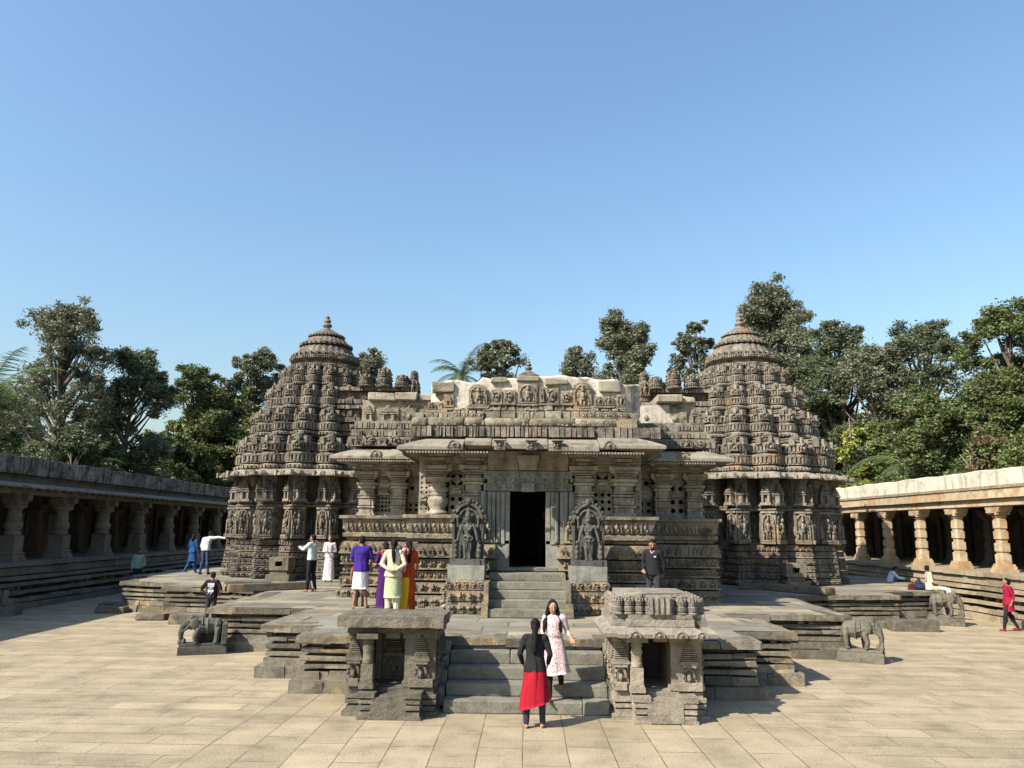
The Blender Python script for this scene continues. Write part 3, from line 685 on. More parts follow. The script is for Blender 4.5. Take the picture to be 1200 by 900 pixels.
# low central roof behind and link to the rear tower
mb = MB(); mb.box((0, 28, 5.9), (9.4, 9, 1.2)); mb.box((0, 34, 6.6), (3.4, 5, 2.2)); TP(mb.build('roof_core', 'wall'))

# ---------------------------------------------------------------- star towers
NT = .85
def starp(R0, notch=NT, cx=0, cy=0):
    return [(cx+(R0 if i % 2 == 0 else R0*notch)*cos(-pi/2+pi*i/16), cy+(R0 if i % 2 == 0 else R0*notch)*sin(-pi/2+pi*i/16)) for i in range(32)]
def starsweep(mb, prof, notch=NT, capt=True):
    k = 32; vs = []
    for R0, z in prof: vs += [(x, y, z) for x, y in starp(R0, notch)]
    fs = [(q*k+i, q*k+(i+1) % k, (q+1)*k+(i+1) % k, (q+1)*k+i) for q in range(len(prof)-1) for i in range(k)]
    if capt: fs += [tuple((len(prof)-1)*k+i for i in range(k))]
    mb.add(vs, fs)
def kuta():
    k = MB(); pl = [(-.5, .6), (-.5, .02), (-.34, -.22), (-.13, -.40), (.13, -.40), (.34, -.22), (.5, .02), (.5, .6)]
    def pr(z0, z1, a, b): k.prism(pl, z0, z1, a, b, (0, .1))
    pr(0, .09, .98, 1.02); pr(.09, .13, 1.02, .9); pr(.13, .17, .72, .72); pr(.17, .20, .97, .97); pr(.20, .36, .88, .86); pr(.36, .40, .98, 1.0); pr(.40, .45, 1.0, .84)
    pr(.45, .49, .66, .66); pr(.49, .52, .93, .93); pr(.52, .66, .8, .76); pr(.66, .70, .9, .92); pr(.70, .75, .92, .80); pr(.75, .79, .55, .55); pr(.79, .83, .76, .76); pr(.83, .88, .62, .58); pr(.88, .91, .66, .66)
    k.lathe([(.16, .90), (.18, .94), (.10, .97), (.03, 1.0)], (0, -.05, 0), 8)
    outl = pl[1:7]
    for z0, z1, sc in ((.02, .10, 1.02), (.20, .36, .92), (.52, .66, .83)):
        for a, b, d, n, L_ in edges(outl):
            m_ = max(1, round(L_/.13))
            for i in range(m_):
                p = a+d*(L_*(i+.5)/m_); q = Vector((p.x*sc, (p.y-.1)*sc+.1)); k.box((q.x, q.y, (z0+z1)/2), (L_/m_*.58*sc, .11, (z1-z0)*.96), atan2(d.y, d.x), j=.004)
    for s_ in (-1, 1):
        k.box((s_*.27, -.18, .78), (.18, .2, .18), -s_*.6, .85, .85); k.tmpl(TA, (s_*.24, -.2, .38), (cos(s_*.6), sin(s_*.6)), (sin(s_*.6), -cos(s_*.6)), .3, .2, .15)
    k.tmpl(TA, (0, -.34, .52), (1, 0), (0, -1), .26, .3, .24); k.box((0, -.33, .80), (.12, .1, .22), 0, .8, .8)
    return k
KUTA = kuta()
def pier_lower():      # corner pier with a deity on each outward face
    k = MB(); k.prism([(0, -.36), (.40, -.02), (.40, .5), (-.40, .5), (-.40, -.02)], 0, 1); pts_ = [(-.40, -.02), (0, -.36), (.40, -.02)]
    for a, b, d, n, L_ in edges(pts_):
        mid = (a+b)/2; k.tmpl(TD, (mid.x, mid.y, .08), (d.x, d.y), (n.x, n.y), L_*.92, .34, .86)
        k.box((mid.x+n.x*.05, mid.y+n.y*.05, .04), (L_, .16, .09), atan2(d.y, d.x)); k.box((mid.x+n.x*.02, mid.y+n.y*.02, .97), (L_, .1, .06), atan2(d.y, d.x))
    return k
def pier_upper():
    k = MB(); k.prism([(0, -.30), (.34, 0), (.34, .5), (-.34, .5), (-.34, 0)], 0, 1); pts_ = [(-.36, -.02), (0, -.32), (.36, -.02)]
    for a, b, d, n, L_ in edges(pts_):
        mid = (a+b)/2; k.tmpl(TT, (mid.x, mid.y, .0), (d.x, d.y), (n.x, n.y), L_*1.05, .42, .84); k.box((mid.x+n.x*.05, mid.y+n.y*.05, .02), (L_*1.15, .2, .06), atan2(d.y, d.x))
    k.lathe([(.10, .6), (.12, .8), (.3, 1.0)], (0, -.05, 0), 8)
    return k
PL_, PU_ = pier_lower(), pier_upper()
kuta_me = {}
def kobj(name, T, mat, par, ang, R0, z0, wd, h, dep=None):
    key = (name, mat, round(wd, 3))
    o0 = kuta_me.get(key)
    if o0 is None:
        o = T.build(name, mat); kuta_me[key] = o.data
    else:
        o = bpy.data.objects.new(name, o0); C.objects.link(o)
    o.parent = par; o.scale = (wd, dep or wd, h); o.location = (R0*cos(ang), R0*sin(ang), z0); o.rotation_euler.z = ang+pi/2
    return o
def tower(cx, cy, s, mat, full=True):
    tw = bpy.data.objects.new('star_tower', None); C.objects.link(tw); P0(tw, temple)
    tw.matrix_parent_inverse = Matrix.Translation(-Vector(temple.location)); tw.location = (cx, cy, 0); tw.scale = (s, s, 1)
    R0 = 3.55
    core = MB(); starsweep(core, [(R0-.35, J), (R0-.45, 2.55), (R0-.95, 2.6), (R0-.95, 4.9), (R0-.3, 5.1), (R0-.55, 5.2), (2.5, 6.55), (2.2, 7.7), (1.8, 8.8), (1.45, 9.6), (1.3, 9.75)])
    core.build('tower_core', mat, tw)
    bz = J
    if full:
        for k in range(6):
            z0, z1 = J+.02+.245*k, J+.02+.245*k+.21; b = MB(); r0 = R0+.05*(5-k)*.55
            starsweep(b, [(r0-.12, z0), (r0, z0+.01), (r0, z0+.035), (r0-.03, z0+.05), (r0-.03, z1-.03), (r0, z1-.015), (r0-.02, z1), (r0-.3, z1+.01)], capt=False)
            sp = starp(r0-.035)
            T_ = [TE, TH, TS, [TD, TH], TS, TT][k]
            for a, bb, d, n, L_ in edges(sp, True):
                if n.y < .45: relief(b, a, bb, 0, z0+.05, z1-.02, T_, .2, .08)
            b.build('frieze_band', mat, tw)
        for i in range(-4, 5):
            a = -pi/2+i*pi/8
            kobj('figure_panel', PL_, mat, tw, a, R0-.42, 2.52, .98, 1.18, 1.15)
            kobj('turret_panel', PU_, mat, tw, a, R0-.48, 3.90, 1.05, 1.02, 1.15)
        b = MB(); starsweep(b, [(R0-.9, 3.68), (R0-.06, 3.70), (R0+.04, 3.74), (R0+.04, 3.79), (R0-.10, 3.82), (R0-.02, 3.85), (R0-.05, 3.90), (R0-.9, 3.92)], .82, False); b.build('string_course', mat, tw)
        b = MB(); starsweep(b, [(R0-.85, 2.5), (R0-.85, 4.9)], .87, False); rr = R0-.80
        for i in range(16):
            a = -pi/2+(i+.5)*pi/8
            if sin(a) < .3: b.tmpl(TD, (rr*NT*1.06*cos(a), rr*NT*1.06*sin(a), 2.6), (-sin(a), cos(a)), (cos(a), sin(a)), .3, .35, 1.0)
        b.build('wall', mat, tw)
    e_ = MB(); starsweep(e_, [(R0-.5, 4.98), (R0+.1, 4.97), (R0+.44, 4.88), (R0+.54, 4.90), (R0+.54, 4.96), (R0+.42, 5.03), (R0+.2, 5.12), (R0-.1, 5.18), (R0-.5, 5.2)], .90, False)
    sp = starp(R0+.52, .90)
    for a, bb, d, n, L_ in edges(sp, True):
        if n.y < .5:
            p = a.lerp(bb, .08); e_.box((p.x, p.y, 4.99), (.1, .14, .2), atan2(d.y, d.x)); p = a.lerp(bb, .5)+n*-.02; e_.tmpl(TM, (p.x, p.y, 4.93), (d.x, d.y), (n.x, n.y), .22, .12, .16)
    e_.build('eave', 'eave_t' if mat == 'tower' else 'eave', tw)
    tiers = [(5.20, 1.42, 2.96, 1.18, 5.2), (6.58, 1.18, 2.50, 1.03, 0), (7.74, 1.06, 2.06, .86, 0), (8.80, .86, 1.64, .69, 0)]
    ra = range(-4, 5) if full else range(-3, 4)
    for ti, (z0, h, rr, wd, _) in enumerate(tiers):
        b = MB(); starsweep(b, [(rr+.0, z0-.12), (rr+.22*wd, z0-.06), (rr+.22*wd, z0), (rr-.1, z0+.02), (rr-.2, z0+h*.8)], .88)
        bt = b
        if full or ti > 1:
            for i in ra:
                a = -pi/2+i*pi/8; jz = U(-.012, .012)
                o = kobj('miniature_shrine', KUTA, mat, tw, a, rr, z0+jz, wd*U(.97, 1.03), h*U(.99, 1.04)); o.rotation_euler.z += U(-.04, .04)
        if full:
            for i in range(-5, 5):
                a = -pi/2+(i+.5)*pi/8; q = rr*.93
                bt.tmpl(TD if ti % 2 else TT, (q*cos(a), q*sin(a), z0), (-sin(a), cos(a)), (cos(a), sin(a)), wd*.32, .4, h*.75)
        bt.build('tier', mat, tw)
    b = MB(); starsweep(b, [(1.3, 9.56), (1.56, 9.64), (1.62, 9.72), (1.50, 9.78), (1.28, 9.84), (1.26, 9.96), (1.48, 10.02), (1.56, 10.10), (1.45, 10.15), (1.2, 10.18)], .94)
    sp = starp(1.58, .94)
    for a, bb, d, n, L_ in edges(sp, True):
        for q in (.17, .5, .83):
            p = a.lerp(bb, q); b.box((p.x, p.y, 9.71), (.06, .08, .14), atan2(d.y, d.x)); b.box((p.x*.955, p.y*.955, 10.09), (.06, .08, .13), atan2(d.y, d.x))
    b.build('cornice', mat, tw)
    b = MB()
    b.lathe([(1.2, 10.16), (1.44, 10.19), (1.48, 10.25), (1.36, 10.31), (1.27, 10.40), (1.19, 10.54), (1.10, 10.66), (.94, 10.71), (1.14, 10.74), (1.17, 10.80), (1.04, 10.87), (.92, 10.99), (.78, 11.12), (.62, 11.17), (.80, 11.20), (.80, 11.26), (.64, 11.34), (.46, 11.45), (.30, 11.54), (.2, 11.58)], (0, 0, 0), 56, False, rib=-.045)
    for i in range(32):
        a = 2*pi*i/32
        b.box((1.42*cos(a), 1.42*sin(a), 10.23), (.1, .1, .14), a); b.box((1.12*cos(a), 1.12*sin(a), 10.78), (.08, .08, .11), a); b.box((.77*cos(a), .77*sin(a), 11.23), (.07, .07, .08), a)
    b.build('dome', mat, tw)
    b = MB(); b.lathe([(.34, 0), (.22, .05), (.13, .12), (.12, .16), (.19, .20), (.21, .26), (.17, .32), (.10, .35), (.10, .38), (.16, .42), (.15, .50), (.07, .54), (.07, .57), (.10, .60), (.08, .66), (.01, .72)], (0, 0, 11.52), 16)
    b.build('finial', mat, tw)
    return tw
tower(-8.98, 33.0, 1.0, 'tower'); tower(9.12, 32.4, 1.0, 'tower_right'); tower(0.0, 42.0, 1.0, 'tower', False)

# projecting nose of each tower towards the hall
for s_, mat in ((-1, 'tower'), (1, 'tower_right')):
    b = MB()
    for x0, x1, y0, z0, z1 in ((3.8, 7.0, 30.6, 5.2, 6.0), (4.2, 7.2, 30.8, 6.0, 7.1), (4.4, 7.8, 31.0, 7.1, 7.9), (5.0, 8.0, 31.3, 7.9, 8.7)):
        b.box((s_*(x0+x1)/2, y0+1.8, (z0+z1)/2), (x1-x0, 3.6, z1-z0), 0, .97, .99); a, c_ = (x0, x1) if s_ > 0 else (-x1, -x0)
        blockband(b, a, c_, y0-.28, z1-.20, z1-.05, .1, .25, .5); blockband(b, a+.1, c_-.1, y0-.32, z0+.05, z0+.24, .1, .25, .5)
        for zz0, zz1 in ((z0+.26, z1-.22),):
            k_ = max(3, int((c_-a)/.5)); st_ = (c_-a)/k_
            for i_ in range(k_): b.tmpl(KUTA, (a+st_*(i_+.5), y0+.05, zz0), (1, 0), (0, -1), st_*U(.8, .95), .5, (zz1-zz0)*U(.95, 1.1))
    for k in range(3): b.tmpl(KUTA, (s_*(5.2+.75*k), 31.0, 8.62+.02*k), (1, 0), (0, -1), .62, .7, .85 if k == 1 else .55)
    TP(b.build('tower_nose', mat))
    b = MB()
    for zz_, w_, h_ in ((8.0, .62, .55), (8.5, .50, .5), (8.95, .34, .45)): b.tmpl(KUTA, (s_*4.75, 31.2, zz_), (1, 0), (0, -1), w_, w_*1.2, h_)
    b.tmpl(TD, (s_*4.75, 30.98, 8.35), (1, 0), (0, -1), .4, .3, .6)
    TP(b.build('roof_figure', mat))

# water spouts at the foot of each tower
for s_, x, y, lb in ((-1, -9.05, 28.55, 'square stone water spout with a dark hole at the foot of the left tower'), (1, 9.5, 28.1, 'square stone water spout with a dark hole at the foot of the right tower')):
    sp_ = empty('water_spout', lb, 'water spout', (x, y, J))
    b = MB(); b.box((0, .3, .12), (.85, .9, .24), j=.01); b.box((0, .35, .32), (.6, .7, .16), j=.01); b.build('foot_stone', 'ledge', sp_)
    b = MB()
    for dx, dz, w_, h_ in ((-.24, .62, .22, .46), (.24, .62, .22, .46), (0, .46, .26, .14), (0, .78, .26, .14)): b.box((dx, .4, dz), (w_, .9, h_))
    b.box((0, .6, .62), (.26, .3, .2)); b.build('spout_block', 'ledge', sp_)

# ---------------------------------------------------------------- guardian slabs
def guardian(x, label):
    root = empty('guardian_sculpture', label, 'sculpture', (x, 18.95, J+1.1), 0, 'guardian slabs beside the doorway')
    b = MB(); b.box((0, 0, .07), (.84, .42, .14)); b.box((.24, -.2, .05), (.14, .08, .18)); b.build('plinth', 'dark', root)
    s = MB(); n_ = 12
    pr = [(.37, .14), (.385, .6), (.40, 1.0)]+[(.40*cos(pi*i/n_), 1.02+.50*sin(pi*i/n_)**.9) for i in range(1, n_)]+[(-.40, 1.0), (-.385, .6), (-.37, .14)]
    m_ = len(pr); s.add([(a, .02, z) for a, z in pr]+[(a*1.0, .20, z) for a, z in pr], [tuple(range(m_))[::-1], tuple(range(m_, 2*m_))]+[(i, (i+1) % m_, m_+(i+1) % m_, m_+i) for i in range(m_)])
    s.tube([(.35*cos(pi*i/14), -.02, 1.0+.44*sin(pi*i/14)) for i in range(15)], [.045]*15, 6)
    s.tube([(.24*cos(pi*i/14), -.01, 1.02+.30*sin(pi*i/14)) for i in range(15)], [.028]*15, 6)
    for i in range(13): a = pi*i/12; s.ell((.40*cos(a), 0, 1.02+.49*sin(a)), (.045, .05, .045), 6, 4)
    s.ell((0, -.03, 1.50), (.08, .07, .10), 8, 5)
    for q in (-1, 1): s.box((q*.35, -.02, .55), (.05, .08, .8))
    s.build('back_slab', 'dark', root)
    f_ = MB(); c = f_.cap; e = f_.ell
    e((0, -.10, .66), (.10, .08, .09)); e((0, -.10, .86), (.125, .085, .12)); e((0, -.10, .78), (.09, .075, .10)); c((0, -.10, .95), (0, -.11, 1.02), .045, .04)
    e((0, -.13, 1.08), (.062, .065, .075)); e((0, -.195, 1.07), (.012, .018, .02)); f_.lathe([(.075, 0), (.08, .03), (.065, .05), (.068, .08), (.05, .11), (.052, .14), (.03, .19), (.01, .25)], (0, -.11, 1.13), 14)
    for q in (-1, 1):
        c((q*.055, -.10, .64), (q*.065, -.11, .40), .062, .05); c((q*.065, -.11, .40), (q*.055, -.10, .17), .046, .035); e((q*.06, -.16, .155), (.035, .08, .03)); e((q*.07, -.11, 1.06), (.02, .02, .045))
        c((q*.13, -.10, .93), (q*.20, -.12, .76), .045, .036); c((q*.20, -.12, .76), (q*.23, -.16, .62), .034, .028); e((q*.235, -.17, .59), (.032, .035, .04))
        c((q*.12, -.07, .93), (q*.24, -.09, .90), .04, .032); c((q*.24, -.09, .90), (q*.25, -.12, 1.06), .032, .026); e((q*.25, -.12, 1.12), (.05, .04, .06))
        c((q*.26, -.08, .55), (q*.23, -.1, .20), .03, .03)
        for z, rr in ((.45, .05), (.33, .06), (.22, .055)): e((q*.285, -.12, z-.02), (rr, .06, rr*1.25))
        e((q*.285, -.13, .55), (.035, .04, .045)); c((q*.285, -.1, .2), (q*.285, -.1, .15), .04, .05)
    for i in range(9): e((0.02*sin(i), -.19, .20+.055*i), (.022, .022, .024), 6, 4)
    f_.tube([(.13*cos(a), -.17, .62+.05*sin(a)) for a in [2*pi*i/12 for i in range(13)]], [.016]*13, 5)
    f_.tube([(-.1, -.17, .92), (-.05, -.19, .84), (0, -.2, .80), (.05, -.19, .84), (.1, -.17, .92)], [.016]*5, 5)
    blob('figure', f_, 'dark', root, .011, 1)
guardian(-1.44, 'dark stone guardian deity slab standing left of the doorway')
guardian(1.47, 'dark stone guardian deity slab standing right of the doorway')

# ---------------------------------------------------------------- elephants
def elephant(x, y, rz, s, mat, label, flip=1, back=True, z=0., lx=1.):
    root = empty('elephant_statue', label, 'elephant statue', (x, y, z), rz, 'stone elephants along the terrace'); root.scale = (s*flip*lx, s, s)
    b = MB(); b.box((0, 0, .13), (1.45, .52, .26), j=.012); b.box((.02, 0, .30), (1.35, .46, .09), j=.01)
    if back: b.box((-.62, .0, .62), (.16, .62, .62), j=.015); b.box((-.25, .26, .62), (.9, .14, .62), j=.012)
    o = b.build('plinth', mat, root); bv = o.modifiers.new('b', 'BEVEL'); bv.width = .012
    e_ = MB(); c, e = e_.cap, e_.ell
    e((-.12, 0, .80), (.40, .21, .22)); e((-.36, 0, .78), (.19, .20, .22)); e((.12, 0, .80), (.2, .2, .23)); e((.36, 0, .88), (.19, .17, .19)); e((.38, 0, 1.0), (.12, .13, .10)); c((.25, 0, .85), (.38, 0, .88), .16, .15)
    for xx, q in ((-.40, -1), (-.40, 1), (.10, 1)): c((xx, q*.12, .70), (xx+.02, q*.13, .40), .10, .078); e((xx+.04, q*.13, .37), (.09, .085, .04))
    c((.16, -.12, .70), (.24, -.14, .52), .10, .08); c((.24, -.14, .52), (.20, -.13, .38), .08, .075)
    e_.tube([(.48, 0, .90), (.60, -.01, .78), (.65, -.02, .62), (.64, -.02, .48), (.58, -.02, .40)], (.12, .10, .085, .07, .06), 10)
    for q in (-1, 1):
        e((.26, q*.17, .88), (.14, .035, .17)); c((.44, q*.09, .78), (.60, q*.10, .66), .045, .02)
        e((.46, q*.14, .94), (.02, .02, .02), 6, 4)
    c((-.53, 0, .82), (-.56, 0, .55), .025, .018)
    e_.tube([(-.1, .22*cos(a), .79+.225*sin(a)) for a in [2*pi*i/14 for i in range(15)]], [.018]*15, 5)
    e_.tube([(.05, .215*cos(a), .79+.235*sin(a)) for a in [2*pi*i/14 for i in range(15)]], [.014]*15, 5)
    e_.tube([(-.3+.1*i, -.21+.02*abs(i-3), .78-.03*sin(i)) for i in range(7)], [.014]*7, 5)
    for (px, pz) in ((.60, .34), (.66, .38), (.55, .40)): e((px, -.05, pz), (.07, .10, .09))
    c((.62, -.08, .36), (.68, -.06, .52), .05, .035)
    o = blob('elephant', e_, mat, root, .014, 1); o.scale = (1.04, 1.35, 1.14); o.location = (0, 0, -.05)
    return root
elephant(-7.62, 18.75, radians(20), .74, 'dark', 'dark stone elephant statue against a block, left of the steps', flip=-1)
elephant(7.80, 18.95, radians(-26), .84, 'shrine_dark', 'brown stone elephant statue facing right by the right terrace corner', back=False, lx=.82)
elephant(13.75, 26.5, radians(-22), .92, 'shrine_dark', 'far right stone elephant statue below the seated woman', back=False, lx=.8)
b = MB(); b.box((0, 0, .16), (1.1, .7, .32), j=.02); b.box((-.1, 0, .42), (1.0, .62, .2), j=.03)
for k in range(4): b.lathe([(.09, 0), (.10, .03), (.09, .5)], (-.4+.22*k, -.3, .33), 7)
tag(b.build('carved_block', 'cl_left', None, (-17.3, 25.8, 0), .15), 'broken carved stone block at the foot of the left gallery', 'stone block')

# ---------------------------------------------------------------- the two little shrines
def little_shrine(cx, label, mat, left):
    s = 1 if left else 1
    root = empty('miniature_temple', label, 'shrine', (cx, 12.82, 0)); Wd = 1.42
    b = MB()
    for z0, z1, g_ in ((0, .07, .06), (.07, .15, .0), (.18, .24, .02), (.27, .33, .02), (.33, .42, -.02)):
        b.box((0, .95, (z0+z1)/2), (Wd+2*g_, 1.5+2*g_, z1-z0), j=.008)
    b.box((0, .95, .2), (Wd-.1, 1.4, .38)); b.build('base', mat, root)
    b = MB()
    for z0, z1, g_ in ((0, .05, .03), (.05, .12, .0), (.15, .21, .01), (.24, .30, .01), (.32, .40, .03)):
        b.box((-.33, .06, (z0+z1)/2), (.22+2*g_, .36+g_, z1-z0), j=.006); b.box((.40, .06, (z0+z1)/2), (.22+2*g_, .36+g_, z1-z0), j=.006)
    b.box((.03, .07, .175), (.56, .40, .33), j=.008); b.box((.03, .10, .16), (.9, .30, .28)); b.box((.0, .9, .42), (.7, 1.2, .03)); b.build('front_step', mat, root)
    zt = 1.28
    # side walls and back
    for q, x, w_ in ((-1, -.585, .23), (1, .45, .50)):
        b = MB(); b.box((x, .95, (.42+zt)/2), (w_, 1.36, zt-.42), j=.004)
        b.box((x, .95, .47), (w_+.06, 1.44, .07)); b.box((x, .95, zt-.06), (w_+.06, 1.44, .08))
        px = x+q*.03
        b.box((px, .22, .50), (w_*.8, .12, .12)); b.tmpl(TA, (px, .25, .52), (1, 0), (0, -1), .26, .22, .30)
        b.box((px, .23, .86), (.28, .14, .05)); b.box((px, .23, .81), (.22, .12, .04))
        for k in range(9): b.box((px, .25, .90+.032*k), (.25-.022*k, .12-.006*k, .018))
        b.lathe([(.04, 0), (.05, .03), (.01, .07)], (px, .24, 1.17), 6)
        for k in range(3):   # outer side
            yy = .5+.45*k; xo = x+q*w_/2
            b.tmpl(TD, (xo, yy, .5), (0, q), (q, 0), .26, .14, .34)
            for m_ in range(8): b.box((xo, yy, .88+.036*m_), (.12-.008*m_, .24-.022*m_, .02))
        b.build('side_wall', mat, root)
    b = MB(); b.box((0, 1.55, (.42+zt)/2), (.8, .16, zt-.42)); b.build('back_wall', 'cl_dark', root)  # dark stone stands in for the deep shade inside the niche, painted as colour
    b = MB()
    if left:
        b.box((-.13, .82, (.42+zt)/2), (.68, .1, zt-.42)); b.tmpl(TD, (-.05, .77, .47), (1, 0), (0, -1), .28, .16, .34); b.box((-.05, .73, .86), (.36, .12, .05))
        for k in range(8): b.box((-.05, .75, .90+.04*k), (.30-.025*k, .1, .024))
        b.box((-.30, .74, .86), (.1, .14, .8))
    if left: b.build('niche_back', mat, root)
    # the free-standing column on the left of the opening
    b = MB(); px = -.37
    b.box((px, .14, .47), (.24, .24, .08)); b.box((px, .14, .52), (.21, .21, .05)); b.box((px, .14, .67), (.19, .19, .26))
    b.lathe([(.085, 0), (.10, .02), (.085, .04), (.10, .06), (.085, .08), (.085, .20), (.10, .23), (.085, .27), (.075, .31), (.10, .33), (.08, .36), (.10, .39), (.15, .42), (.15, .45)], (px, .14, .80), 14)
    b.box((px, .14, 1.235), (.34, .30, .08)); b.build('column', mat, root)
    b = MB(); b.box((0, .30, zt+.03), (Wd+.04, .26, .09), j=.01); b.box((.02, .22, zt-.05), (.22, .16, .08)); b.box((0, .95, zt+.035), (Wd+.02, 1.4, .08)); b.build('lintel', mat, root)
    if left:
        b = MB(); nx, ny = 22, 20; vs = []
        def pt(i, k, z): return (-.86+1.72*i/nx, -.10+1.86*k/ny, z)
        rr = random.Random(5)
        b.box((0, .55, zt+.185), (1.70, 1.24, .17), j=.0)
        o = b.build('roof_slab', 'shrine_dark', root); sb = o.modifiers.new('sub', 'SUBSURF'); sb.subdivision_type = 'SIMPLE'; sb.levels = sb.render_levels = 5
        tx = bpy.data.textures.new('chip', 'CLOUDS'); tx.noise_scale = .12; dm = o.modifiers.new('d', 'DISPLACE'); dm.texture = tx; dm.strength = .028; dm.mid_level = .6
        tx2 = bpy.data.textures.new('chip2', 'CLOUDS'); tx2.noise_scale = .45; dm2 = o.modifiers.new('d2', 'DISPLACE'); dm2.texture = tx2; dm2.strength = .06; dm2.mid_level = .5
    else:
        zt -= .05
        rp = [(-.74, 1.7), (-.74, .12), (-.5, .12), (-.5, .02), (.52, .02), (.52, .12), (.74, .12), (.74, 1.7)]
        b = MB(); b.sweep(rp, [(-.3, zt+.08), (.10, zt+.06), (.17, zt+.05), (.18, zt+.11), (.12, zt+.16), (0, zt+.22), (-.2, zt+.24)])
        for x in (-.42, -.05, .3, .62): b.tmpl(TM, (x, -.13, zt+.06), (1, 0), (0, -1), .2, .16, .12)
        b.build('eave', 'shrine_roof', root)
        b = MB(); b.box((0, .9, zt+.28), (1.45, 1.5, .14)); 
        course(b, rp, zt+.21, zt+.32, .03, .4, .7, j=.01); course(b, rp, zt+.33, zt+.39, .0, .4, .3, j=.01)
        b.box((0, .92, zt+.48), (1.36, 1.42, .3)); b.build('roof_course', 'shrine_roof', root)
        b = MB(); x = -.72
        while x < .62:
            w_ = U(.13, .2); b.tmpl(KUTA, (x+w_/2, .10, zt+.39), (1, 0), (0, -1), w_, .2, .30); x += w_
        for y_ in (.3, .55, .8, 1.05, 1.3):
            for q in (-1, 1): b.tmpl(KUTA, (q*.68, y_, zt+.39), (0, q), (q, 0), .22, .2, .28)
        b.box((0, .1, zt+.54), (.36, .26, .28), j=.01)
        for k in range(4): b.box((-.14+.09*k, -.04, zt+.54), (.035, .05, .26))
        for x0, x1 in ((-.6, -.25), (-.22, .5)): b.box(((x0+x1)/2, .8, zt+.68), (x1-x0, 1.1, .07), j=.015)
        b.build('roof_turret', 'shrine_roof', root)
    return root
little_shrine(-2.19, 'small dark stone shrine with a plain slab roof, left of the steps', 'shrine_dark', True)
little_shrine(2.13, 'small pale stone shrine with a carved turreted roof, right of the steps', 'shrine_pale', False)

